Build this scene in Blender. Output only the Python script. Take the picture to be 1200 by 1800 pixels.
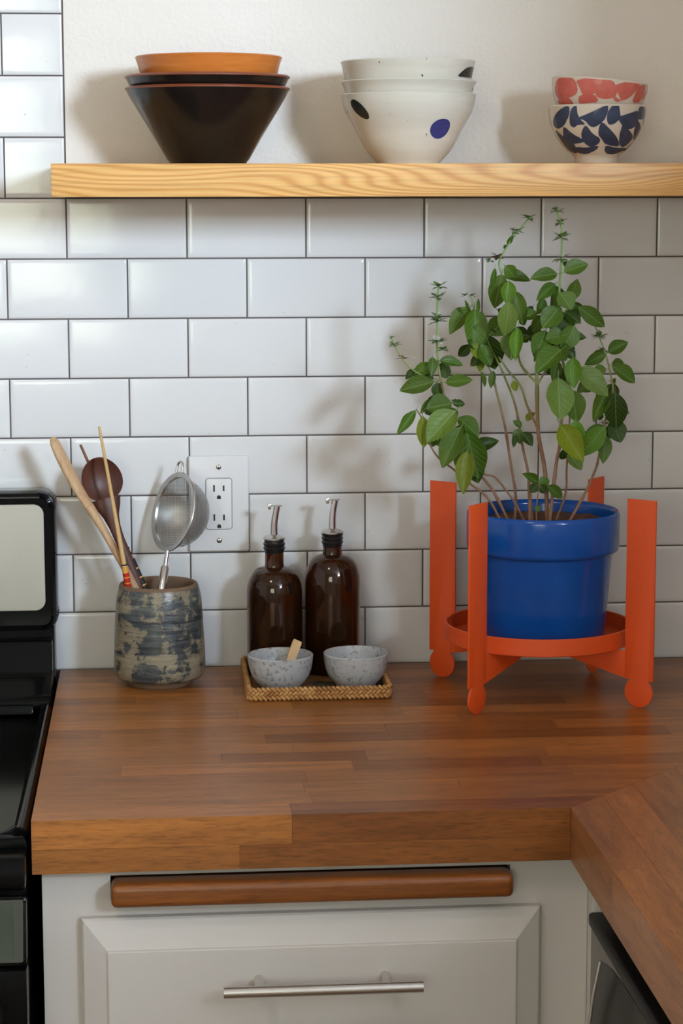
import bpy, bmesh, math, random
from mathutils import Vector, Matrix

# ------------------------------------------------------------------ scene, camera, light
for o in list(bpy.data.objects):
    bpy.data.objects.remove(o, do_unlink=True)
scene = bpy.context.scene
COL = scene.collection
rnd = random.Random(11)

vs = scene.view_settings
vs.view_transform = 'Standard'
vs.look = 'None'
vs.gamma = 1.0
vs.use_curve_mapping = False
vs.exposure = 0.44

YAW, PITCH, ROLL = 0.08458, 0.14777, -0.00149
CAM = Vector((0.11339, -2.83295, 1.54804))
fwd = Vector((math.sin(YAW) * math.cos(PITCH), math.cos(YAW) * math.cos(PITCH), -math.sin(PITCH)))
rt = Vector((math.cos(YAW), -math.sin(YAW), 0))
up = rt.cross(fwd)
rt2 = math.cos(ROLL) * rt + math.sin(ROLL) * up
up2 = -math.sin(ROLL) * rt + math.cos(ROLL) * up
cd = bpy.data.cameras.new('camera')
cd.sensor_fit = 'HORIZONTAL'
cd.sensor_width = 24.0
cd.lens = 3821.67 / 1200.0 * 24.0
cd.clip_start = 0.05
cd.clip_end = 60
cam = bpy.data.objects.new('camera', cd)
COL.objects.link(cam)
M3 = Matrix((rt2, up2, -fwd)).transposed()
cam.matrix_world = Matrix.Translation(CAM) @ M3.to_4x4()
scene.camera = cam

world = bpy.data.worlds.new('world')
scene.world = world
world.use_nodes = True
bg = world.node_tree.nodes['Background']
bg.inputs[0].default_value = (0.75, 0.85, 1.0, 1)
bg.inputs[1].default_value = 1.0

KEY_STRENGTH = 122.0         # daylight in the small high window behind on the right
KEY_COLOR = (0.66, 0.82, 1.0)
YARD_STRENGTH = 8.5         # wide window to the sunny yard
FILL_LAMP_POWER = 17.0           # warm fill lamp, added

# ------------------------------------------------------------------ helpers
def link(o, parent=None):
    COL.objects.link(o)
    if parent is not None:
        o.parent = parent
    return o

def finish(me, smooth=True, angle=40):
    if smooth:
        for p in me.polygons:
            p.use_smooth = True
        me.set_sharp_from_angle(angle=math.radians(angle))
    me.update()

def mesh_obj(name, verts, faces, mat, parent=None, smooth=True, angle=40, loc=None):
    me = bpy.data.meshes.new(name)
    me.from_pydata([tuple(v) for v in verts], [], faces)
    bm = bmesh.new(); bm.from_mesh(me)
    bmesh.ops.recalc_face_normals(bm, faces=bm.faces)
    bm.to_mesh(me); bm.free()
    finish(me, smooth, angle)
    if mat is not None:
        me.materials.append(mat)
    o = bpy.data.objects.new(name, me)
    if loc is not None:
        o.location = loc
    return link(o, parent)

def bm_obj(name, bm, mat, parent=None, smooth=True, angle=40, recalc=True):
    if recalc:
        bmesh.ops.recalc_face_normals(bm, faces=bm.faces)
    me = bpy.data.meshes.new(name)
    bm.to_mesh(me); bm.free()
    finish(me, smooth, angle)
    if mat is not None:
        me.materials.append(mat)
    return link(bpy.data.objects.new(name, me), parent)

def empty(name, loc=(0, 0, 0), rot=(0, 0, 0)):
    o = bpy.data.objects.new(name, None)
    o.location = loc; o.rotation_euler = rot
    o.empty_display_size = 0.05
    return link(o)

def tag(o, label=None, cat=None, group=None, kind=None):
    if label: o['label'] = label
    if cat: o['category'] = cat
    if group: o['group'] = group
    if kind: o['kind'] = kind
    return o

def add_box(bm, lo, hi, bevel=0.0, seg=2):
    r = bmesh.ops.create_cube(bm, size=1.0)
    vs_ = r['verts']
    c = [(lo[i] + hi[i]) / 2 for i in range(3)]
    s = [hi[i] - lo[i] for i in range(3)]
    for v in vs_:
        v.co = Vector((c[0] + v.co.x * s[0], c[1] + v.co.y * s[1], c[2] + v.co.z * s[2]))
    if bevel > 0:
        ed = list({e for v in vs_ for e in v.link_edges})
        bmesh.ops.bevel(bm, geom=ed, offset=bevel, segments=seg, profile=0.6, affect='EDGES')
    return bm

def box(name, lo, hi, mat, parent=None, bevel=0.0, seg=2, angle=40):
    bm = bmesh.new(); add_box(bm, lo, hi, bevel, seg)
    return bm_obj(name, bm, mat, parent, angle=angle)

def lathe_data(profile, n=48):
    verts, faces, rings = [], [], []
    for r, z in profile:
        if r < 1e-6:
            rings.append([len(verts)]); verts.append((0, 0, z))
        else:
            rings.append(list(range(len(verts), len(verts) + n)))
            for i in range(n):
                a = 2 * math.pi * i / n
                verts.append((r * math.cos(a), r * math.sin(a), z))
    for A, B in zip(rings, rings[1:]):
        if len(A) == 1 and len(B) == 1:
            continue
        for i in range(n):
            j = (i + 1) % n
            if len(A) == 1:
                faces.append((A[0], B[j], B[i]))
            elif len(B) == 1:
                faces.append((A[i], A[j], B[0]))
            else:
                faces.append((A[i], A[j], B[j], B[i]))
    return verts, faces

def lathe(name, profile, mat, parent=None, n=48, loc=None, angle=40):
    v, f = lathe_data(profile, n)
    return mesh_obj(name, v, f, mat, parent, True, angle, loc)

def smooth_path(pts, sub=4):
    P = [Vector(p) for p in pts]
    if len(P) < 3:
        return P
    out = []
    for i in range(len(P) - 1):
        p0 = P[max(i - 1, 0)]; p1 = P[i]; p2 = P[i + 1]; p3 = P[min(i + 2, len(P) - 1)]
        for k in range(sub):
            t = k / sub
            out.append(0.5 * ((2 * p1) + (-p0 + p2) * t + (2 * p0 - 5 * p1 + 4 * p2 - p3) * t * t + (-p0 + 3 * p1 - 3 * p2 + p3) * t ** 3))
    out.append(P[-1])
    return out

def tube_geo(verts, faces, path, radii, n=8, closed=False, flat=1.0, flat_dir=None):
    """tube along path; flat<1 squeezes the section along flat_dir"""
    P = [Vector(p) for p in path]
    m = len(P)
    base0 = len(verts)
    nrm = None
    for i, p in enumerate(P):
        if closed:
            t = (P[(i + 1) % m] - P[i - 1]).normalized()
        else:
            t = (P[min(i + 1, m - 1)] - P[max(i - 1, 0)]).normalized()
        if flat_dir is not None:
            nrm = Vector(flat_dir) - t * t.dot(Vector(flat_dir))
            nrm.normalize()
        elif nrm is None:
            a = Vector((0, 0, 1)) if abs(t.z) < 0.9 else Vector((1, 0, 0))
            nrm = (a - t * a.dot(t)).normalized()
        else:
            nrm = (nrm - t * nrm.dot(t)).normalized()
        b = t.cross(nrm)
        r = radii[i] if hasattr(radii, '__len__') else radii
        for k in range(n):
            a = 2 * math.pi * k / n
            verts.append(p + nrm * (math.cos(a) * r * flat) + b * (math.sin(a) * r))
    segs = m if closed else m - 1
    for i in range(segs):
        A = base0 + i * n; B = base0 + ((i + 1) % m) * n
        for k in range(n):
            j = (k + 1) % n
            faces.append((A + k, A + j, B + j, B + k))
    if not closed:
        faces.append(tuple(base0 + k for k in range(n))[::-1])
        faces.append(tuple(base0 + (m - 1) * n + k for k in range(n)))

def tube(name, path, radii, mat, parent=None, n=8, closed=False, flat=1.0, flat_dir=None, angle=50):
    v, f = [], []
    tube_geo(v, f, path, radii, n, closed, flat, flat_dir)
    return mesh_obj(name, v, f, mat, parent, True, angle)

def prism(name, poly, axis, lo, hi, mat, parent=None, bevel=0.0, angle=40):
    """extrude a 2d polygon; axis 'x': poly=(y,z); 'y': (x,z); 'z': (x,y)"""
    bm = bmesh.new()
    def P(a, b, c):
        return {'x': (c, a, b), 'y': (a, c, b), 'z': (a, b, c)}[axis]
    A = [bm.verts.new(P(a, b, lo)) for a, b in poly]
    B = [bm.verts.new(P(a, b, hi)) for a, b in poly]
    bm.faces.new(A); bm.faces.new(B[::-1])
    n = len(poly)
    for i in range(n):
        j = (i + 1) % n
        bm.faces.new((A[i], B[i], B[j], A[j]))
    bmesh.ops.recalc_face_normals(bm, faces=bm.faces)
    if bevel > 0:
        bmesh.ops.bevel(bm, geom=list(bm.edges), offset=bevel, segments=2, profile=0.6, affect='EDGES')
    return bm_obj(name, bm, mat, parent, angle=angle)

def rrect(x0, x1, z0, z1, r, n=6):
    out = []
    for cx, cz, a0 in ((x1 - r, z1 - r, 0), (x0 + r, z1 - r, 90), (x0 + r, z0 + r, 180), (x1 - r, z0 + r, 270)):
        for k in range(n + 1):
            a = math.radians(a0 + 90 * k / n)
            out.append((cx + r * math.cos(a), cz + r * math.sin(a)))
    return out

def copy_tree(o, parent=None):
    c = o.copy(); COL.objects.link(c); c.parent = parent
    for ch in list(o.children):
        copy_tree(ch, c)
    return c

# ------------------------------------------------------------------ materials
def lin(r, g, b):
    def f(c):
        c /= 255.0
        return c / 12.92 if c <= 0.04045 else ((c + 0.055) / 1.055) ** 2.4
    return (f(r), f(g), f(b), 1.0)

class NT:
    def __init__(self, name):
        self.m = bpy.data.materials.new(name)
        self.m.use_nodes = True
        self.t = self.m.node_tree
        self.p = self.t.nodes['Principled BSDF']
        self.out = self.t.nodes['Material Output']
    def n(self, kind, **kw):
        nd = self.t.nodes.new(kind)
        for k, v in kw.items():
            if k.startswith('i_'):
                nd.inputs[k[2:].replace('_', ' ')].default_value = v
            else:
                setattr(nd, k, v)
        return nd
    def l(self, a, b):
        self.t.links.new(a, b)
    def coords(self, kind='Object', scale=(1, 1, 1), rand=0.0, rot=(0, 0, 0)):
        tc = self.n('ShaderNodeTexCoord')
        mp = self.n('ShaderNodeMapping')
        mp.inputs['Scale'].default_value = scale
        mp.inputs['Rotation'].default_value = rot
        src = tc.outputs[kind]
        if rand:
            oi = self.n('ShaderNodeObjectInfo')
            mu = self.n('ShaderNodeMath', operation='MULTIPLY')
            mu.inputs[1].default_value = rand
            self.l(oi.outputs['Random'], mu.inputs[0])
            ad = self.n('ShaderNodeVectorMath', operation='ADD')
            self.l(src, ad.inputs[0]); self.l(mu.outputs[0], ad.inputs[1])
            src = ad.outputs[0]
        self.l(src, mp.inputs['Vector'])
        return mp.outputs['Vector']
    def noise(self, vec, scale, detail=3, rough=0.55, dist=0.0):
        nd = self.n('ShaderNodeTexNoise')
        nd.inputs['Scale'].default_value = scale
        nd.inputs['Detail'].default_value = detail
        nd.inputs['Roughness'].default_value = rough
        nd.inputs['Distortion'].default_value = dist
        if vec is not None:
            self.l(vec, nd.inputs['Vector'])
        return nd.outputs['Fac']
    def ramp(self, fac, stops, interp='LINEAR'):
        r = self.n('ShaderNodeValToRGB')
        cr = r.color_ramp
        cr.interpolation = interp
        while len(cr.elements) < len(stops):
            cr.elements.new(0.5)
        for e, (p, c) in zip(cr.elements, stops):
            e.position = p
            e.color = c if hasattr(c, '__len__') else (c, c, c, 1)
        self.l(fac, r.inputs['Fac'])
        return r.outputs['Color']
    def mix(self, fac, a, b, blend='MIX'):
        m = self.n('ShaderNodeMix', data_type='RGBA', blend_type=blend)
        for sock, v in ((m.inputs[0], fac), (m.inputs[6], a), (m.inputs[7], b)):
            if isinstance(v, bpy.types.NodeSocket):
                self.l(v, sock)
            else:
                sock.default_value = v
        return m.outputs[2]
    def bump(self, h, strength=0.2, dist=0.001):
        b = self.n('ShaderNodeBump')
        b.inputs['Strength'].default_value = strength
        b.inputs['Distance'].default_value = dist
        self.l(h, b.inputs['Height'])
        self.l(b.outputs['Normal'], self.p.inputs['Normal'])
        return b
    def base(self, c):
        if isinstance(c, bpy.types.NodeSocket):
            self.l(c, self.p.inputs['Base Color'])
        else:
            self.p.inputs['Base Color'].default_value = c
    def set(self, **kw):
        for k, v in kw.items():
            self.p.inputs[k.replace('_', ' ')].default_value = v

def plain(name, c, rough=0.5, metallic=0.0, coat=0.0, var=0.0, bump=0.0, bscale=300, **kw):
    m = NT(name)
    if var:
        v = m.coords('Object')
        f = m.noise(v, 25, 4)
        m.base(m.mix(f, tuple(x * (1 - var) for x in c[:3]) + (1,), tuple(min(1, x * (1 + var)) for x in c[:3]) + (1,)))
    else:
        m.base(c)
    m.set(Roughness=rough, Metallic=metallic)
    if coat:
        m.p.inputs['Coat Weight'].default_value = coat
        m.p.inputs['Coat Roughness'].default_value = 0.05
    if bump:
        v2 = m.coords('Object')
        m.bump(m.noise(v2, bscale, 3), bump, 0.001)
    for k, v in kw.items():
        m.p.inputs[k.replace('_', ' ')].default_value = v
    return m.m

def wood(name, light, dark, stretch=(6, 60, 60), rough=0.4, tint=0.0, rand=0.0, pores=0.35, coat=0.0):
    """long-grain wood; 'stretch' is small along the grain"""
    m = NT(name)
    v = m.coords('Object', stretch, rand)
    a = m.noise(v, 1.0, 5, 0.6, 0.4)
    c = m.ramp(a, [(0.25, dark), (0.75, light)])
    v2 = m.coords('Object', tuple(s * 7 for s in stretch), rand)
    f = m.noise(v2, 1.0, 3, 0.6)
    dk = m.ramp(f, [(0.34, 1 - pores), (0.5, 1.0)])
    c = m.mix(1.0, c, dk, 'MULTIPLY')
    if tint:
        oi = m.n('ShaderNodeObjectInfo')
        w = m.ramp(oi.outputs['Random'], [(0.0, (1 - tint, 1 - tint * 1.35, 1 - tint * 1.6, 1)), (0.5, (1, 0.98, 0.96, 1)), (1.0, (1 + tint * 0.9, 1 + tint * 0.75, 1 + tint * 0.7, 1))])
        c = m.mix(1.0, c, w, 'MULTIPLY')
    m.base(c)
    m.set(Roughness=rough)
    if coat:
        m.p.inputs['Coat Weight'].default_value = coat
        m.p.inputs['Coat Roughness'].default_value = 0.25
    m.bump(f, 0.12, 0.0005)
    return m.m

MAT = {}
def make_materials():
    # glazed white wall tile
    m = NT('glazed_white_tile')
    oi = m.n('ShaderNodeObjectInfo')
    c = m.ramp(oi.outputs['Random'], [(0.0, (0.72, 0.71, 0.70, 1)), (1.0, (0.76, 0.75, 0.74, 1))])
    v = m.coords('Object', rand=40.0)
    sp = m.ramp(m.noise(v, 190, 2), [(0.755, 0.0), (0.79, 1.0)])
    m.base(m.mix(sp, c, (0.42, 0.38, 0.34, 1)))
    m.set(Roughness=0.13)
    m.bump(m.noise(m.coords('Object', rand=40.0), 26, 2), 0.25, 0.0012)
    MAT['tile'] = m.m
    MAT['grout'] = plain('dark_grout', lin(98, 90, 88), 0.9, bump=0.4, bscale=900)
    m = NT('painted_plaster')
    v = m.coords('Object')
    m.base(m.mix(m.noise(v, 6, 3), lin(227, 219, 209), lin(233, 226, 217)))
    m.set(Roughness=0.62)
    h = m.noise(v, 150, 4, 0.6)
    m.bump(h, 0.55, 0.0022)
    MAT['plaster'] = m.m
    MAT['wallpaint'] = plain('warm_white_wall_paint', lin(226, 220, 216), 0.7)
    MAT['ceiling'] = plain('white_ceiling_paint', lin(232, 226, 218), 0.8)
    MAT['floor'] = wood('oak_floor', lin(150, 118, 92), lin(110, 84, 62), (1.2, 14, 14), 0.45)
    # oak shelf with broad cathedral figure
    m = NT('oak_shelf')
    v = m.coords('Object', (1, 1, 1))
    wob = m.noise(m.coords('Object', (2.0, 3, 16)), 1.0, 1, 0.4)
    sep = m.n('ShaderNodeSeparateXYZ'); m.l(v, sep.inputs[0])
    # distance-like field: vertical offset against a slowly wandering heart line
    heart = m.n('ShaderNodeMath', operation='MULTIPLY_ADD'); heart.inputs[1].default_value = 0.16; heart.inputs[2].default_value = -0.08
    m.l(wob, heart.inputs[0])
    zz = m.n('ShaderNodeMath', operation='MULTIPLY'); zz.inputs[1].default_value = 1.5
    m.l(sep.outputs['Z'], zz.inputs[0])
    su = m.n('ShaderNodeMath', operation='ADD'); m.l(zz.outputs[0], su.inputs[0]); m.l(heart.outputs[0], su.inputs[1])
    fr = m.n('ShaderNodeMath', operation='MULTIPLY'); fr.inputs[1].default_value = 1150
    m.l(su.outputs[0], fr.inputs[0])
    sn = m.n('ShaderNodeMath', operation='SINE'); m.l(fr.outputs[0], sn.inputs[0])
    mr = m.n('ShaderNodeMapRange'); mr.inputs['From Min'].default_value = -1; m.l(sn.outputs[0], mr.inputs['Value'])
    c = m.ramp(mr.outputs[0], [(0.0, lin(208, 146, 76)), (0.4, lin(222, 167, 95)), (1.0, lin(231, 180, 109))])
    fine = m.noise(m.coords('Object', (9, 380, 380)), 1.0, 3, 0.6)
    c = m.mix(1.0, c, m.ramp(fine, [(0.36, 0.83), (0.52, 1.0)]), 'MULTIPLY')
    m.base(c); m.set(Roughness=0.38)
    m.bump(fine, 0.1, 0.0004)
    MAT['oak'] = m.m
    MAT['block'] = wood('oiled_butcher_block', lin(178, 115, 54), lin(128, 78, 33), (7, 75, 75), 0.36, tint=0.3, rand=31.0, pores=0.34, coat=0.0)
    MAT['block_y'] = wood('oiled_butcher_block_return', lin(172, 112, 62), lin(124, 77, 40), (75, 7, 75), 0.36, tint=0.28, rand=31.0, pores=0.34, coat=0.0)
    MAT['bar'] = wood('oiled_cherry', lin(152, 88, 34), lin(108, 58, 21), (6, 80, 80), 0.35, pores=0.3)
    MAT['cab'] = plain('white_cabinet_paint', lin(206, 200, 195), 0.42, var=0.02, bump=0.05, bscale=120)
    MAT['steel'] = plain('brushed_stainless_steel', (0.62, 0.60, 0.57, 1), 0.27, 1.0, bump=0.06, bscale=500)
    MAT['chrome'] = plain('polished_steel', (0.68, 0.67, 0.65, 1), 0.14, 1.0)
    MAT['dwsteel'] = plain('dark_stainless_panel', (0.30, 0.29, 0.28, 1), 0.38, 1.0)
    MAT['black'] = plain('black_enamel', (0.004, 0.004, 0.004, 1), 0.12, Specular_IOR_Level=0.13)
    MAT['blackmat'] = plain('black_plastic', (0.006, 0.006, 0.006, 1), 0.45, Specular_IOR_Level=0.25)
    MAT['glassblk'] = plain('black_glass', (0.004, 0.010, 0.006, 1), 0.05, Specular_IOR_Level=0.10)
    MAT['cream'] = plain('cream_enamel_panel', lin(182, 176, 160), 0.45, bump=0.15, bscale=700)
    MAT['orange'] = plain('orange_powder_coat', lin(226, 84, 26), 0.5, bump=0.18, bscale=900)
    m = NT('cobalt_glaze')
    v = m.coords('Object')
    m.base(m.mix(m.noise(v, 18, 4), lin(2, 66, 150), lin(8, 86, 174)))
    m.set(Roughness=0.16)
    m.bump(m.noise(v, 60, 2), 0.08, 0.001)
    MAT['blue'] = m.m
    m = NT('dry_soil')
    v = m.coords('Object')
    f = m.noise(v, 140, 5, 0.7)
    m.base(m.ramp(f, [(0.3, lin(52, 34, 26)), (0.6, lin(118, 74, 54)), (0.8, lin(150, 100, 76))]))
    m.set(Roughness=0.95); m.bump(f, 1.0, 0.004)
    MAT['soil'] = m.m
    # basil leaf: per-object colour, veins from the leaf's own coordinates
    m = NT('basil_leaf')
    oi = m.n('ShaderNodeObjectInfo')
    tc = m.n('ShaderNodeTexCoord')
    sp = m.n('ShaderNodeSeparateXYZ'); m.l(tc.outputs['Object'], sp.inputs[0])
    ax = m.n('ShaderNodeMath', operation='ABSOLUTE'); m.l(sp.outputs['X'], ax.inputs[0])
    mid = m.ramp(ax.outputs[0], [(0.012, 1.0), (0.035, 0.0)])
    k1 = m.n('ShaderNodeMath', operation='MULTIPLY_ADD'); k1.inputs[1].default_value = -0.75
    m.l(ax.outputs[0], k1.inputs[0]); m.l(sp.outputs['Y'], k1.inputs[2])
    k2 = m.n('ShaderNodeMath', operation='MULTIPLY'); k2.inputs[1].default_value = 44; m.l(k1.outputs[0], k2.inputs[0])
    k3 = m.n('ShaderNodeMath', operation='SINE'); m.l(k2.outputs[0], k3.inputs[0])
    side = m.ramp(k3.outputs[0], [(0.80, 0.0), (0.98, 0.45)])
    vein = m.mix(1.0, mid, side, 'LIGHTEN')
    nz = m.noise(tc.outputs['Object'], 9, 3)
    dark = m.mix(1.0, oi.outputs['Color'], (0.72, 0.76, 0.70, 1), 'MULTIPLY')
    c = m.mix(nz, dark, oi.outputs['Color'])
    lite = m.mix(0.55, oi.outputs['Color'], (0.42, 0.55, 0.22, 1))
    vf = m.n('ShaderNodeMath', operation='MULTIPLY'); vf.inputs[1].default_value = 0.5
    bw = m.n('ShaderNodeRGBToBW'); m.l(vein, bw.inputs[0]); m.l(bw.outputs[0], vf.inputs[0])
    c = m.mix(vf.outputs[0], c, lite)
    m.base(c); m.set(Roughness=0.42)
    m.p.inputs['Specular IOR Level'].default_value = 0.4
    tr = m.n('ShaderNodeBsdfTranslucent'); m.l(c, tr.inputs['Color'])
    mx = m.n('ShaderNodeMixShader'); mx.inputs[0].default_value = 0.28
    m.l(m.p.outputs[0], mx.inputs[1]); m.l(tr.outputs[0], mx.inputs[2]); m.l(mx.outputs[0], m.out.inputs['Surface'])
    b = m.bump(bw.outputs[0], 0.35, 0.02); b.invert = True
    MAT['leaf'] = m.m
    m = NT('basil_stem')
    tc = m.n('ShaderNodeTexCoord')
    sp = m.n('ShaderNodeSeparateXYZ'); m.l(tc.outputs['Object'], sp.inputs[0])
    mr = m.n('ShaderNodeMapRange'); mr.inputs['From Min'].default_value = 1.25; mr.inputs['From Max'].default_value = 1.37
    m.l(sp.outputs['Z'], mr.inputs['Value'])
    br = m.mix(m.noise(tc.outputs['Object'], 160, 3), lin(112, 76, 56), lin(172, 130, 102))
    m.base(m.mix(mr.outputs[0], br, lin(124, 160, 84))); m.set(Roughness=0.6)
    MAT['stem'] = m.m
    MAT['petal'] = plain('white_petal', (0.75, 0.75, 0.70, 1), 0.6)
    MAT['bract'] = plain('green_bract', lin(92, 124, 62), 0.55)
    MAT['drybract'] = plain('dry_brown_bract', lin(110, 84, 60), 0.7)
    # amber glass
    m = NT('amber_glass')
    m.base((0.22, 0.075, 0.016, 1)); m.set(Roughness=0.06, IOR=1.48)
    m.p.inputs['Transmission Weight'].default_value = 0.93
    MAT['amber'] = m.m
    MAT['oil'] = plain('dark_liquid', (0.010, 0.007, 0.004, 1), 0.1)
    MAT['syrup'] = plain('red_brown_liquid', (0.030, 0.011, 0.007, 1), 0.1)
    MAT['rubber'] = plain('black_rubber', (0.010, 0.010, 0.010, 1), 0.3)
    # mottled stoneware crock
    m = NT('mottled_stoneware')
    big = m.noise(m.coords('Object', (34, 34, 36)), 1.0, 8, 0.72, 0.5)
    str_ = m.noise(m.coords('Object', (14, 14, 150)), 1.0, 4, 0.6)
    spot = m.noise(m.coords('Object'), 130, 3, 0.6)
    slate = m.ramp(str_, [(0.3, lin(38, 41, 45)), (0.5, lin(68, 73, 76)), (0.72, lin(108, 110, 100))])
    tan = m.ramp(str_, [(0.3, lin(116, 106, 86)), (0.7, lin(152, 141, 118))])
    ad = m.n('ShaderNodeMath', operation='MULTIPLY_ADD'); ad.inputs[1].default_value = 0.22; m.l(str_, ad.inputs[0]); m.l(big, ad.inputs[2])
    msk = m.ramp(ad.outputs[0], [(0.585, 0.0), (0.64, 1.0)])
    c = m.mix(msk, slate, tan)
    c = m.mix(m.ramp(spot, [(0.61, 0.0), (0.66, 0.9)]), c, lin(34, 34, 40))
    m.base(c); m.set(Roughness=0.32); m.bump(str_, 0.35, 0.002)
    MAT['crock'] = m.m
    MAT['clay'] = plain('bare_clay', lin(116, 92, 72), 0.8, var=0.15, bump=0.3, bscale=300)
    # speckled pinch bowls
    m = NT('speckled_grey_glaze')
    v = m.coords('Object', rand=9.0)
    f1 = m.noise(v, 190, 4, 0.65); f2 = m.noise(v, 40, 3)
    c = m.mix(f2, lin(166, 168, 170), lin(196, 196, 196))
    c = m.mix(m.ramp(f1, [(0.54, 0.0), (0.64, 0.7)]), c, lin(92, 88, 92))
    m.base(c); m.set(Roughness=0.3)
    MAT['speckle'] = m.m
    m = NT('seagrass')
    v = m.coords('Object')
    m.base(m.ramp(m.noise(v, 90, 4, 0.65), [(0.25, lin(128, 84, 40)), (0.5, lin(186, 134, 76)), (0.75, lin(214, 172, 112))]))
    m.set(Roughness=0.7)
    MAT['straw'] = m.m
    m = NT('seagrass_floor')
    v = m.coords('Object')
    w = m.n('ShaderNodeTexWave', wave_type='BANDS', bands_direction='Y')
    w.inputs['Scale'].default_value = 55; w.inputs['Distortion'].default_value = 1.5; m.l(v, w.inputs['Vector'])
    c = m.mix(w.outputs['Fac'], lin(96, 62, 34), lin(172, 122, 68))
    c = m.mix(m.ramp(m.noise(v, 18, 3), [(0.52, 0.0), (0.6, 0.8)]), c, lin(52, 56, 42))
    m.base(c); m.set(Roughness=0.8); m.bump(w.outputs['Fac'], 0.6, 0.003)
    MAT['strawfloor'] = m.m
    # shelf bowls
    MAT['blackglaze'] = plain('black_brown_glaze', (0.010, 0.007, 0.006, 1), 0.2)
    MAT['rustrim'] = plain('rust_rim_glaze', lin(126, 62, 34), 0.35)
    m = NT('caramel_glaze')
    v = m.coords('Object', (1, 1, 8))
    m.base(m.mix(m.noise(v, 30, 4), lin(186, 100, 36), lin(212, 128, 58))); m.set(Roughness=0.25)
    MAT['caramel'] = m.m
    m = NT('ivory_glaze')
    v = m.coords('Object', (1, 1, 7), rand=5.0)
    c = m.mix(m.noise(v, 12, 4), lin(196, 188, 172), lin(222, 216, 203))
    c = m.mix(m.ramp(m.noise(m.coords('Object', rand=5.0), 120, 2), [(0.735, 0.0), (0.755, 1.0)]), c, lin(80, 70, 60))
    m.base(c); m.set(Roughness=0.22)
    MAT['ivory'] = m.m
    MAT['creamglaze'] = plain('cream_glaze', lin(214, 198, 180), 0.22)
    m = NT('navy_brush'); v = m.coords('Object')
    m.base(m.mix(m.noise(v, 90, 4, 0.65), lin(34, 42, 62), lin(70, 82, 110))); m.set(Roughness=0.22); MAT['navy'] = m.m
    m = NT('coral_brush'); v = m.coords('Object')
    m.base(m.mix(m.noise(v, 90, 4, 0.65), lin(190, 70, 62), lin(216, 124, 108))); m.set(Roughness=0.22); MAT['coral'] = m.m
    m = NT('cobalt_brush'); v = m.coords('Object', rot=(0, 0.6, 0), scale=(1, 1, 3))
    m.base(m.mix(m.noise(v, 160, 4, 0.7), lin(18, 22, 62), lin(66, 74, 150))); m.set(Roughness=0.2); MAT['cobalt'] = m.m
    MAT['inkblack'] = plain('black_green_brush', lin(40, 44, 42), 0.25, var=0.5)
    # kitchen tools
    MAT['beech'] = wood('pale_wood', lin(204, 168, 128), lin(178, 138, 98), (60, 60, 6), 0.55, pores=0.2)
    MAT['bamboo'] = wood('bamboo', lin(222, 184, 128), lin(198, 154, 96), (80, 80, 6), 0.45, pores=0.15)
    MAT['walnut'] = wood('dark_red_wood', lin(104, 58, 42), lin(66, 34, 26), (50, 50, 8), 0.45, pores=0.25)
    MAT['brownstick'] = wood('brown_wood', lin(150, 100, 66), lin(112, 70, 44), (80, 80, 6), 0.45, pores=0.2)
    MAT['red'] = plain('red_lacquer', lin(190, 36, 24), 0.3)
    MAT['gold'] = plain('gold_line', lin(220, 160, 70), 0.4)
    MAT['white'] = plain('white_plastic', lin(226, 224, 224), 0.28)
    MAT['slot'] = plain('dark_slot', (0.006, 0.006, 0.006, 1), 0.6)
    # wire gauze: fine metal weave with open holes
    m = NT('wire_gauze')
    m.base((0.42, 0.42, 0.40, 1)); m.set(Metallic=1.0, Roughness=0.42)
    tc = m.n('ShaderNodeTexCoord')
    def lines(axis):
        w = m.n('ShaderNodeTexWave', wave_type='BANDS', bands_direction=axis)
        w.inputs['Scale'].default_value = 170
        m.l(tc.outputs['Object'], w.inputs['Vector'])
        return m.ramp(w.outputs['Fac'], [(0.60, 0.0), (0.80, 1.0)])
    g = m.mix(1.0, lines('X'), lines('Z'), 'LIGHTEN')
    bw = m.n('ShaderNodeRGBToBW'); m.l(g, bw.inputs[0])
    tp = m.n('ShaderNodeBsdfTransparent')
    mx = m.n('ShaderNodeMixShader'); m.l(bw.outputs[0], mx.inputs[0]); m.l(tp.outputs[0], mx.inputs[1]); m.l(m.p.outputs[0], mx.inputs[2])
    m.l(mx.outputs[0], m.out.inputs['Surface'])
    MAT['gauze'] = m.m
    # daylight panes
    m = NT('daylight_pane')
    e = m.n('ShaderNodeEmission'); e.inputs[0].default_value = KEY_COLOR + (1,); e.inputs[1].default_value = KEY_STRENGTH
    m.l(e.outputs[0], m.out.inputs['Surface']); MAT['keypane'] = m.m
    m = NT('yard_pane')
    e = m.n('ShaderNodeEmission')
    v = m.coords('Object')
    c = m.ramp(m.noise(v, 2.6, 4, 0.6), [(0.34, (0.13, 0.20, 0.10, 1)), (0.5, (0.62, 0.68, 0.52, 1)), (0.62, (1.0, 0.97, 0.88, 1))])
    m.l(c, e.inputs[0]); e.inputs[1].default_value = YARD_STRENGTH
    m.l(e.outputs[0], m.out.inputs['Surface']); MAT['yardpane'] = m.m
    m = NT('fill_lamp_diffuser')
    e = m.n('ShaderNodeEmission'); e.inputs[0].default_value = (1.0, 0.80, 0.66, 1); e.inputs[1].default_value = FILL_LAMP_POWER
    m.l(e.outputs[0], m.out.inputs['Surface']); MAT['lamp'] = m.m
make_materials()

# ------------------------------------------------------------------ the room
TW, TH = 0.154, 0.07715          # tile pitch
LINE1 = 1.45876                  # height of the first joint below the shelf course
CT = 0.92                        # countertop height
YB = -4.4                        # wall behind the camera
XL, XR = -2.4, 3.2
HC = 2.8

def struct(o):
    o['kind'] = 'structure'
    return o

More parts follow.
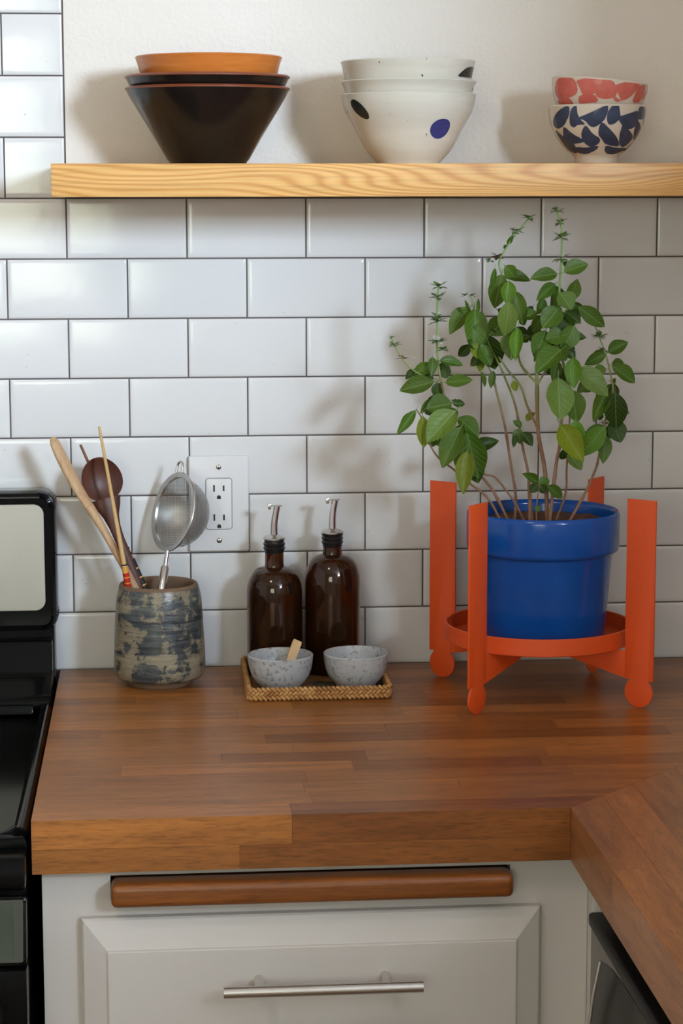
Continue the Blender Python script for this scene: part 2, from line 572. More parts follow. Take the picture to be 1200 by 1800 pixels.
struct(box('floor', (XL, YB, -0.06), (XR, 0.1, 0.0), MAT['floor']))
struct(box('ceiling', (XL, YB, HC), (XR, 0.1, HC + 0.06), MAT['ceiling']))
struct(box('wall_left', (XL - 0.1, YB, 0), (XL, 0.1, HC), MAT['wallpaint']))
struct(box('wall_right', (XR, YB, 0), (XR + 0.1, 0.1, HC), MAT['wallpaint']))
struct(box('shade_wall_tall', (1.235, -1.80, 0), (1.335, -0.001, HC), MAT['wallpaint']))  # unseen partition, added and lengthened to shade the right of the tiled wall

struct(box('shade_wall_low', (1.235, -3.2, 0), (1.335, -1.8005, 1.68), MAT['wallpaint']))  # unseen half wall, added to keep window light off the drawer and counter

# rear wall with a window over the yard and a small high window
W1 = (1.98, 2.76, 1.93, 2.73)
W2 = (-1.25, -0.05, 1.08, 2.12)
bm = bmesh.new()
y0, y1 = YB - 0.12, YB
for lo, hi in (((XL, 0), (W2[0], HC)), ((W2[0], W2[3]), (W2[1], HC)), ((W2[0], 0), (W2[1], W2[2])),
               ((W2[1], 0), (W1[0], HC)), ((W1[0], 0), (W1[1], W1[2])), ((W1[0], W1[3]), (W1[1], HC)), ((W1[1], 0), (XR, HC))):
    add_box(bm, (lo[0], y0, lo[1]), (hi[0], y1, hi[1]))
struct(bm_obj('wall_front', bm, MAT['wallpaint']))

def window(name, W, pane, bars):
    root = struct(empty(name, ((W[0] + W[1]) / 2, YB - 0.05, W[2])))
    cx, zb = root.location.x, W[2]
    w, h = W[1] - W[0], W[3] - W[2]
    b = bmesh.new(); t = 0.045
    for lo, hi in (((-w / 2, 0), (-w / 2 + t, h)), ((w / 2 - t, 0), (w / 2, h)), ((-w / 2, 0), (w / 2, t)), ((-w / 2, h - t), (w / 2, h))):
        add_box(b, (lo[0], -0.03, lo[1]), (hi[0], 0.03, hi[1]))
    for bx in bars:
        add_box(b, (bx - t / 2, -0.03, t), (bx + t / 2, 0.03, h - t))
    bm_obj('window_frame', b, MAT['white'], root)
    v = [(-w / 2, -0.035, 0), (w / 2, -0.035, 0), (w / 2, -0.035, h), (-w / 2, -0.035, h)]
    mesh_obj('pane', v, [(0, 1, 2, 3)], pane, root)
    return root
window('window_1', W1, MAT['keypane'], [])
window('window_2', W2, MAT['yardpane'], [0.0])

# lamp added under the ceiling for warm fill light
lamp = empty('fill_lamp', (-0.5, -2.0, HC - 0.09))
tag(lamp, 'added warm fill lamp, round and frosted, under the white ceiling', 'lamp')
lathe('fill_lamp_base', [(0, 0.089), (0.19, 0.089), (0.19, 0.065), (0, 0.065)], MAT['white'], lamp, 40)
lathe('fill_lamp_shade', [(0.17, 0.064), (0.168, 0.04), (0.14, 0.012), (0.08, 0.002), (0, 0)], MAT['lamp'], lamp, 40)

# kitchen wall: substrate, plaster field, tiles
wb = struct(box('wall_back', (XL, 0.008, 0), (XR, 0.10, HC), MAT['wallpaint']))
LINE = lambda k: LINE1 - (k - 1) * TH
ZTOP = LINE(0)
box('plaster', (0.0012, 0.0006, ZTOP + 0.002), (1.235, 0.0078, HC), MAT['plaster'], wb)
bm = bmesh.new()
add_box(bm, (-0.9245, 0.0024, 0.80), (1.235, 0.0076, ZTOP + 0.0015))
add_box(bm, (-0.9245, 0.0024, ZTOP + 0.0015), (0.001, 0.0076, LINE(-8)))
bm_obj('grout', bm, MAT['grout'], wb)

def tile_mesh(w, h, soft_left=True, soft_right=True):
    """a pressed tile with a pillowed edge; face at y = 0"""
    def axis(L, a, b):
        prof = ((0.0, 1.15), (0.0010, 0.62), (0.0028, 0.20), (0.0062, 0.0))
        xs = [(-L / 2 + e, d if a else d * 0.15) for e, d in prof] + [(L / 2 - e, d if b else d * 0.15) for e, d in reversed(prof)]
        return xs
    X = axis(w, soft_left, soft_right); Z = axis(h, True, True)
    verts, faces = [], []
    for z, dz in Z:
        for x, dx in X:
            verts.append((x, 0.001 * max(dx, dz) + 0.0004 * min(dx, dz), z))
    N = len(X)
    for j in range(N - 1):
        for i in range(N - 1):
            a = j * N + i
            faces.append((a, a + 1, a + N + 1, a + N))
    ring = [i for i in range(N)] + [N * j + N - 1 for j in range(1, N)] + [N * (N - 1) + i for i in range(N - 2, -1, -1)] + [N * j for j in range(N - 2, 0, -1)]
    b0 = len(verts)
    for r in ring:
        verts.append((verts[r][0], 0.007, verts[r][2]))
    n = len(ring)
    for i in range(n):
        j = (i + 1) % n
        faces.append((ring[j], ring[i], b0 + i, b0 + j))
    me = bpy.data.meshes.new('tile')
    me.from_pydata(verts, [], faces)
    b = bmesh.new(); b.from_mesh(me); bmesh.ops.recalc_face_normals(b, faces=b.faces); b.to_mesh(me); b.free()
    finish(me, True, 60)
    me.materials.append(MAT['tile'])
    return me
GAP = 0.0020
full = tile_mesh(TW - GAP, TH - GAP)
half_l = tile_mesh(TW / 2 - GAP, TH - GAP, False, True)      # cut on its left side
trnd = random.Random(3)
def put_tile(me, x, z):
    o = bpy.data.objects.new('tile', me)
    o.location = (x, 0.0004 + trnd.uniform(-0.0003, 0.0003), z)
    o.rotation_euler = (trnd.gauss(0, 0.0030), trnd.gauss(0, 0.0006), trnd.gauss(0, 0.0022))
    link(o, wb)
for k in range(-7, 9):                       # course k lies between joint k-1 and joint k
    zc = (LINE(k - 1) + LINE(k)) / 2
    odd = (k % 2 != 0)
    if k >= 1:
        x = (-6.0 if odd else -5.5) * TW
        while x + TW < 1.235:
            put_tile(full, x + TW / 2, zc); x += TW
        if not odd:
            put_tile(half_l, x + TW / 4, zc)
            put_tile(half_l, -5.75 * TW, zc)
    else:
        if odd:
            for j in range(-1, -7, -1):
                put_tile(full, (j + 0.5) * TW, zc)
        else:
            put_tile(half_l, -0.25 * TW, zc)
            for j in (-1.5, -2.5, -3.5, -4.5, -5.5):
                put_tile(full, (j + 0.5) * TW, zc)
            put_tile(half_l, -5.75 * TW, zc)

# ------------------------------------------------------------------ worktops (butcher block, each stave its own piece)
XC0, XC1, YF, THK = -0.0192, 0.5295, -0.7009, 0.0557
XEND, YEND = 1.232, -2.02
ROWS = 17
SW = 0.6985 / ROWS
srnd = random.Random(5)
def stave(poly, z0, z1, mat, root, c):
    P = [(a - c[0], b - c[1]) for a, b in poly]
    o = prism('stave', P, 'z', z0 - CT, z1 - CT, mat, root, 0.0)
    o.location = (c[0] - root.location.x, c[1] - root.location.y, CT - root.location.z)
    return o
ctop = empty('countertop', (XC0, YF, CT - THK))
tag(ctop, 'brown butcher-block countertop along the tiled wall, under the blue pot and bottles', 'countertop')
g = 0.00012
for r in range(ROWS):
    ya, yb = YF + r * SW + g, YF + (r + 1) * SW - g
    xa_end, xb_end = XC1 + (ya - YF) - 0.0003, XC1 + (yb - YF) - 0.0003      # mitre
    cuts = [XC0]
    x = XC0 + srnd.uniform(0.06, 0.30)
    while x < xa_end - 0.06:
        cuts.append(x); x += srnd.uniform(0.16, 0.36)
    layers = ((CT - THK, CT),) if r else ((CT - THK, CT - 0.0305), (CT - 0.0303, CT))
    for li, (z0, z1) in enumerate(layers):
        cc = cuts if li == 0 else [XC0] + [c + srnd.uniform(-.09, .09) for c in cuts[1:]]
        for i, c0 in enumerate(cc):
            last = i == len(cc) - 1
            if last:
                poly = [(c0 + g, ya), (xa_end, ya), (xb_end, yb), (c0 + g, yb)]
            else:
                poly = [(c0 + g, ya), (cc[i + 1] - g, ya), (cc[i + 1] - g, yb), (c0 + g, yb)]
            stave(poly, z0, z1, MAT['block'], ctop, ((poly[0][0] + poly[1][0]) / 2, (ya + yb) / 2))
ret = empty('countertop', (XC1, YEND, CT - THK))
tag(ret, 'butcher-block countertop return meeting at a mitre, above the dishwasher', 'countertop')
for r in range(ROWS):
    xa, xb = XC1 + r * SW + g, XC1 + (r + 1) * SW - g
    ya_end, yb_end = YF + (xa - XC1) - 0.0003, YF + (xb - XC1) - 0.0003
    cuts = [YEND]
    y = YEND + srnd.uniform(0.06, 0.30)
    while y < ya_end - 0.06:
        cuts.append(y); y += srnd.uniform(0.16, 0.36)
    for i, c0 in enumerate(cuts):
        if i == len(cuts) - 1:
            poly = [(xa, c0 + g), (xb, c0 + g), (xb, yb_end), (xa, ya_end)]
        else:
            poly = [(xa, c0 + g), (xb, c0 + g), (xb, cuts[i + 1] - g), (xa, cuts[i + 1] - g)]
        stave(poly, CT - THK, CT, MAT['block_y'], ret, ((xa + xb) / 2, (poly[0][1] + poly[2][1]) / 2))

# ------------------------------------------------------------------ cabinets
CB = CT - THK
FY = -0.675
cab = empty('base_cabinet', (0.27, -0.35, 0))
tag(cab, 'white painted base cabinet with a raised-panel drawer', 'cabinet')
def rel(o, root):
    o.location = Vector(o.location) - Vector(root.location)
    return o
bm = bmesh.new()
add_box(bm, (-0.0100, FY + 0.02, 0.10), (0.0080, -0.02, CB - 0.0005))
add_box(bm, (0.0080, -0.035, 0.10), (1.19, -0.02, CB - 0.0005))
add_box(bm, (0.0080, FY + 0.02, 0.10), (0.5536, -0.036, 0.12))
add_box(bm, (0.03, FY + 0.07, 0.0), (0.5536, FY + 0.085, 0.0995))
rel(bm_obj('body', bm, MAT['cab'], cab), cab)
# face frame: stiles, rails and the board slot
bm = bmesh.new()
zs0, zs1 = 0.8275, 0.8530
add_box(bm, (-0.0110, FY, 0.10), (0.0585, FY + 0.02, CB - 0.0006), 0.0)
add_box(bm, (0.4715, FY, 0.10), (0.5536, FY + 0.02, CB - 0.0006), 0.0)
add_box(bm, (0.0585, FY, zs1), (0.4715, FY + 0.02, CB - 0.0006), 0.0)
add_box(bm, (0.0585, FY, 0.78), (0.4715, FY + 0.02, zs0 - 0.001), 0.0)
add_box(bm, (0.0585, FY, 0.56), (0.4715, FY + 0.02, 0.60), 0.0)
rel(bm_obj('face_frame', bm, MAT['cab'], cab), cab)
bm = bmesh.new()
add_box(bm, (0.5340, FY - 0.024, 0.10), (0.5536, FY - 0.0002, CB - 0.0006), 0.0015)
o = rel(bm_obj('corner_filler', bm, MAT['cab'], cab), cab)
o.location.x += 0.0196
# drawer front with sloping edges and a raised field
def raised_panel(name, x0, x1, z0, z1, yb, parent, bw=0.0255, bz=0.031):
    rings = [((x0, x1, z0, z1), yb), ((x0, x1, z0, z1), yb - 0.009), ((x0 + 0.002, x1 - 0.002, z0 + 0.002, z1 - 0.002), yb - 0.011),
             ((x0 + bw, x1 - bw, z0 + bz, z1 - bz), yb - 0.0195), ((x0 + bw + 0.0006, x1 - bw - 0.0006, z0 + bz + 0.0006, z1 - bz - 0.0006), yb - 0.0215),
             ((x0 + bw + 0.002, x1 - bw - 0.002, z0 + bz + 0.002, z1 - bz - 0.002), yb - 0.0222)]
    v, f = [], []
    for (a, b, c, d), y in rings:
        v += [(a, y, c), (b, y, c), (b, y, d), (a, y, d)]
    for k in range(len(rings) - 1):
        for i in range(4):
            j = (i + 1) % 4
            f.append((4 * k + i, 4 * k + j, 4 * k + 4 + j, 4 * k + 4 + i))
    f.append((0, 1, 2, 3)); e = 4 * (len(rings) - 1); f.append((e, e + 1, e + 2, e + 3))
    return mesh_obj(name, v, f, MAT['cab'], parent, True, 12)
dr = rel(raised_panel('drawer_front', 0.0285, 0.5022, 0.592, 0.8108, FY - 0.0002, cab), cab)
dl = Vector(cab.location)
def handle(parent, x0, x1, z, yb, yo, posts, off):
    v, f = [], []
    tube_geo(v, f, [(x0, yo, z), (x1, yo, z)], 0.0060, 20)
    for px in posts:
        tube_geo(v, f, [(px, yb, z), (px, yo, z)], 0.0052, 14)
    return mesh_obj('handle', v, f, MAT['steel'], parent, True, 40)
h = handle(dr, 0.1716, 0.3741, 0.7452, FY - 0.0224, -0.7320, (0.2085, 0.3385), dl)
tag(h, 'brushed steel bar handle')
raised_panel('door', 0.0285, 0.5022, 0.13, 0.572, FY - 0.0002, cab).location = -dl

# pull-out cutting board whose thick front edge shows under the worktop
pb = empty('pull_out_board', (0.265, -0.69, 0.8408))
tag(pb, 'long rounded wooden pull-out board edge between the countertop and the drawer', 'cutting board')
bm = bmesh.new()
add_box(bm, (-0.2055, -0.019, -0.0128), (0.2055, 0.0145, 0.0118), 0.0078, 4)
bm_obj('front_edge', bm, MAT['bar'], pb, angle=60)
bm = bmesh.new()
add_box(bm, (-0.203, 0.0142, -0.006), (0.203, 0.45, 0.006))
bm_obj('board', bm, MAT['bar'], pb)

# dishwasher under the return
DX = 0.5520
dw = empty('dishwasher', (0.86, -1.0, 0))
tag(dw, 'dark grey dishwasher with black top edge under the countertop return', 'dishwasher')
def wbox(name, lo, hi, mat, root, bevel=0.0, seg=2, angle=40):
    o = box(name, lo, hi, mat, root, bevel, seg, angle)
    o.location = -Vector(root.location)
    return o
wbox('tub', (DX + 0.042, -1.298, 0.02), (1.15, -0.703, 0.855), MAT['blackmat'], dw)
door = wbox('door', (DX, -1.298, 0.12), (DX + 0.04, -0.7015, 0.7935), MAT['dwsteel'], dw, 0.003)
cap = wbox('console_edge', (DX - 0.003, -1.299, 0.7940), (DX + 0.041, -0.7005, 0.8085), MAT['blackmat'], dw, 0.005, 3)
wbox('toe_panel', (DX + 0.05, -1.298, 0.0), (DX + 0.06, -0.703, 0.118), MAT['blackmat'], dw)
# bulging dark pocket handle on the door, with a pale metal end trim
v, f = [], []
hp = [(0.0006, 1.0), (0.0042, 0.90), (0.0075, 0.80), (0.0118, 0.60), (0.0150, 0.40), (0.0165, 0.22), (0.0150, 0.10), (0.0006, 0.0)]
ys = [-0.757, -0.785, -0.815, -0.86, -0.95, -1.0, -1.05, -1.14, -1.185, -1.215, -1.243]
def htop(y):
    return 0.7925 - 0.0175 * min(1.0, abs(y + 1.0) / 0.243) ** 4
def hpt(y, k):
    b, t = hp[k]
    return (DX - b, y, 0.59 + (htop(y) - 0.59) * t)
for y in ys:
    for k in range(len(hp)):
        v.append(hpt(y, k))
n = len(hp)
for i in range(len(ys) - 1):
    for k in range(n - 1):
        a = i * n + k
        f.append((a, a + 1, a + n + 1, a + n))
f.append(tuple(range(n))); f.append(tuple((len(ys) - 1) * n + k for k in range(n)))
mesh_obj('handle', v, f, MAT['black'], door, True, 50)
for y, d in ((-0.757, 0.0022), (-1.243, -0.0022)):
    tube('handle_trim', smooth_path([Vector(hpt(y, k)) + Vector((0, d * 0.4, 0)) for k in range(n)], 4), 0.0019, MAT['steel'], door, 8)

# second white cabinet carrying the near end of the return
c2 = empty('base_cabinet', (0.86, -1.66, 0))
tag(c2, 'white painted base cabinet with a single door beyond the dishwasher', 'cabinet')
wbox('body', (DX + 0.022, -2.0, 0.10), (1.19, -1.304, CB - 0.0005), MAT['cab'], c2)
wbox('toe_kick', (DX + 0.08, -2.0, 0.0), (DX + 0.095, -1.304, 0.0995), MAT['cab'], c2)
d2 = wbox('door', (DX + 0.001, -1.985, 0.13), (DX + 0.0215, -1.32, 0.84), MAT['cab'], c2, 0.003)
tube('handle', [(DX - 0.03, -1.36, 0.62), (DX - 0.03, -1.36, 0.80)], 0.006, MAT['steel'], d2, 16)

# ------------------------------------------------------------------ kitchen range
rg = empty('kitchen_range', (-0.405, -0.35, 0))
tag(rg, 'glossy black kitchen range with cream control panel on its backguard', 'stove')
RX0, RX1 = -0.785, -0.0240
def rprism(name, poly, axis, lo, hi, mat, bevel=0.0, angle=40, parent=None):
    o = prism(name, poly, axis, lo, hi, mat, parent or rg, bevel, angle)
    if parent is None:
        o.location = -Vector(rg.location)
    return o
wbox('body', (RX0 + 0.004, -0.66, 0.0), (RX1 - 0.004, -0.02, 0.86), MAT['blackmat'], rg)
bgd = rprism('backguard', rrect(RX0, -0.0185, 0.985, 1.1655, 0.020, 8), 'y', -0.066, -0.012, MAT['black'], 0.0075)
# flat cream panel set into the frame with rounded corners
rprism('control_panel', rrect(RX0 + 0.014, -0.0335, 1.0125, 1.1500, 0.013, 8), 'y', -0.0674, -0.058, MAT['cream'], 0.0006)
# the riser under the backguard: rear wall and a sloping tray with a lip
rprism('rear_wall', [(-0.058, 1.02), (-0.013, 1.02), (-0.013, 0.86), (-0.058, 0.86)], 'x', RX0 + 0.004, RX1 + 0.001, MAT['black'], 0.004)
rprism('riser', [(-0.061, 0.9760), (-0.0585, 0.90), (-0.145, 0.90), (-0.147, 0.909), (-0.140, 0.9165), (-0.095, 0.9350), (-0.080, 0.9745)], 'x', RX0 + 0.008, RX1 - 0.001, MAT['black'], 0.0045)
rprism('riser_lip', [(-0.1475, 0.8985), (-0.1475, 0.9090), (-0.156, 0.9090), (-0.160, 0.8985)], 'x', RX0 + 0.02, -0.047, MAT['black'], 0.0018)
# cooktop: a dished pan with raised side rim and a rolled front edge
bm = bmesh.new()
add_box(bm, (RX0, -0.70, 0.874), (RX1, -0.16, 0.894), 0.0)
cook = bm_obj('cooktop', bm, MAT['black'], rg); cook.location = -Vector(rg.location)
rim_path = [(RX1 - 0.007, -0.155, 0.9035), (RX1 - 0.007, -0.64, 0.9035), (RX1 - 0.011, -0.675, 0.902), (RX1 - 0.030, -0.694, 0.8985), (RX1 - 0.06, -0.700, 0.897), (RX0 + 0.06, -0.700, 0.897), (RX0 + 0.030, -0.694, 0.8985), (RX0 + 0.011, -0.675, 0.902), (RX0 + 0.007, -0.64, 0.9035), (RX0 + 0.007, -0.155, 0.9035)]
o = tube('cooktop_rim', smooth_path(rim_path, 5), 0.0075, MAT['black'], rg, 12); o.location = -Vector(rg.location)
rprism('front_roll', [(-0.66, 0.892), (-0.705, 0.893), (-0.722, 0.888), (-0.731, 0.876), (-0.730, 0.862), (-0.722, 0.8545), (-0.66, 0.853)], 'x', RX0, RX1, MAT['black'], 0.004)
# glass strip leaning back, knob panel below it
def lean(o, yb, zb, ang):
    M = Matrix.Translation(Vector((0, yb, zb))) @ Matrix.Rotation(ang, 4, 'X')
    o.data.transform(M)
    o.location = -Vector(rg.location)
gl = prism('glass_strip', rrect(RX0, RX1, 0.0, 0.0695, 0.006, 5), 'y', -0.008, 0.03, MAT['black'], rg, 0.0035)
lean(gl, -0.7265, 0.7790, -0.235)
gw = prism('glass_window', rrect(RX0 + 0.012, -0.0375, 0.006, 0.063, 0.003, 3), 'y', -0.0088, -0.004, MAT['glassblk'], gl)
gw.data.transform(Matrix.Translation(Vector((0, -0.7265, 0.7790))) @ Matrix.Rotation(-0.235, 4, 'X'))
wbox('knob_panel', (RX0, -0.735, 0.70), (RX1, -0.66, 0.7765), MAT['black'], rg, 0.005)
for kx in (-0.055, -0.17, -0.40, -0.63, -0.74):
    kn = lathe('knob', [(0, 0.0), (0.021, 0.0), (0.021, 0.006), (0.017, 0.022), (0.0, 0.023)], MAT['blackmat'], rg, 28)
    kn.rotation_euler = (math.radians(90), 0, 0)
    kn.location = Vector((kx - 0.012, -0.7355, 0.735)) - Vector(rg.location)
wbox('oven_door', (RX0, -0.715, 0.16), (RX1, -0.66, 0.694), MAT['black'], rg, 0.005)
tube('oven_handle', [(RX0 + 0.06, -0.75, 0.655), (RX1 - 0.06, -0.75, 0.655)], 0.011, MAT['blackmat'], rg, 14).location = -Vector(rg.location)
for bx, by, br in ((-0.22, -0.30, 0.075), (-0.22, -0.53, 0.095), (-0.59, -0.30, 0.095), (-0.59, -0.53, 0.075)):
    path = [((br - 0.012 * t / 6.28) * math.cos(t) + bx, (br - 0.012 * t / 6.28) * math.sin(t) + by, 0.902) for t in [i * 0.3 for i in range(int(6.28 * 4.5 / 0.3))]]
    o = tube('burner', path, 0.0042, MAT['blackmat'], rg, 6); o.location = -Vector(rg.location)

# ------------------------------------------------------------------ measured shapes (world coordinates)
STEMS = [
    ([(0.5483, -0.2, 1.1434), (0.5253, -0.2031, 1.1767), (0.5025, -0.2062, 1.206), (0.4916, -0.2094, 1.2314), (0.4792, -0.2125, 1.2669), (0.4611, -0.2156, 1.2993), (0.4524, -0.2188, 1.3429), (0.4506, -0.2219, 1.3833), (0.452, -0.225, 1.4319)], 1.9, 1.0),
    ([(0.537, -0.215, 1.1453), (0.517, -0.2193, 1.1694), (0.4928, -0.2236, 1.1908), (0.4716, -0.2279, 1.2092), (0.4536, -0.2321, 1.223), (0.4413, -0.2364, 1.241), (0.432, -0.2407, 1.2704), (0.4234, -0.245, 1.2847)], 1.6, 0.8),
    ([(0.4521, -0.222, 1.3144), (0.4343, -0.2206, 1.3231), (0.42, -0.2192, 1.3317), (0.4085, -0.2178, 1.3446), (0.4, -0.2164, 1.3604), (0.3958, -0.215, 1.3703)], 1.0, 0.7),
    ([(0.5693, -0.19, 1.1416), (0.5546, -0.188, 1.16), (0.5398, -0.186, 1.1807), (0.5281, -0.184, 1.1939), (0.5165, -0.182, 1.1968), (0.5078, -0.18, 1.207)], 1.5, 1.0),
    ([(0.5562, -0.17, 1.14), (0.5579, -0.1675, 1.166), (0.5519, -0.165, 1.2076), (0.5428, -0.1625, 1.261), (0.5339, -0.16, 1.2964), (0.5281, -0.1575, 1.3198), (0.5165, -0.155, 1.3375), (0.5063, -0.1525, 1.3491), (0.4962, -0.15, 1.3549)], 1.8, 0.9),
    ([(0.5731, -0.185, 1.142), (0.5716, -0.1819, 1.1916), (0.5643, -0.1787, 1.2299), (0.5553, -0.1756, 1.2799), (0.5437, -0.1725, 1.3122), (0.5336, -0.1694, 1.3355), (0.5205, -0.1663, 1.3618), (0.5074, -0.1631, 1.3909), (0.5003, -0.16, 1.4171)], 1.9, 0.8),
    ([(0.5919, -0.205, 1.1418), (0.5885, -0.2033, 1.2002), (0.5793, -0.2017, 1.253), (0.5773, -0.2, 1.323)], 2.8, 2.2),
    ([(0.5785, -0.203, 1.2561), (0.5669, -0.1947, 1.2817), (0.5592, -0.1865, 1.3074), (0.5456, -0.1782, 1.3244), (0.5349, -0.17, 1.3414)], 1.7, 1.2),
    ([(0.5773, -0.201, 1.3114), (0.5596, -0.1998, 1.3304), (0.5538, -0.1986, 1.3478), (0.5507, -0.1973, 1.3811), (0.5447, -0.1961, 1.4128), (0.5374, -0.1949, 1.4358), (0.5301, -0.1937, 1.456), (0.5374, -0.1924, 1.4731), (0.5534, -0.1912, 1.496), (0.5695, -0.19, 1.5145)], 1.6, 0.8),
    ([(0.5787, -0.201, 1.3114), (0.5889, -0.2005, 1.3273), (0.6006, -0.2, 1.3432)], 1.4, 0.9),
    ([(0.5916, -0.215, 1.1442), (0.5996, -0.215, 1.2103), (0.6037, -0.215, 1.2337), (0.6062, -0.215, 1.2688), (0.616, -0.215, 1.2978), (0.6098, -0.215, 1.324), (0.6035, -0.215, 1.3559), (0.6001, -0.215, 1.3933), (0.6011, -0.215, 1.4278), (0.6029, -0.215, 1.4621), (0.6032, -0.215, 1.4877), (0.6015, -0.215, 1.5048), (0.5954, -0.215, 1.5247)], 2.2, 0.9),
    ([(0.604, -0.18, 1.1396), (0.6178, -0.184, 1.1705), (0.6181, -0.188, 1.2008), (0.6185, -0.192, 1.222), (0.6195, -0.196, 1.2637), (0.6189, -0.2, 1.2964)], 1.5, 1.0),
    ([(0.6142, -0.205, 1.1415), (0.6378, -0.2033, 1.1729), (0.6511, -0.2017, 1.2021), (0.6556, -0.2, 1.2181), (0.6627, -0.1983, 1.2606), (0.6729, -0.1967, 1.2955), (0.6698, -0.195, 1.3218), (0.6638, -0.1933, 1.3451), (0.6564, -0.1917, 1.3654), (0.6491, -0.19, 1.3843)], 1.9, 0.8),
    ([(0.5732, -0.21, 1.1458), (0.5695, -0.2125, 1.1781), (0.5762, -0.215, 1.1915)], 1.0, 0.8),
    ([(0.5756, -0.225, 1.1468), (0.5743, -0.225, 1.1577), (0.5774, -0.225, 1.1899)], 0.8, 0.7),
]
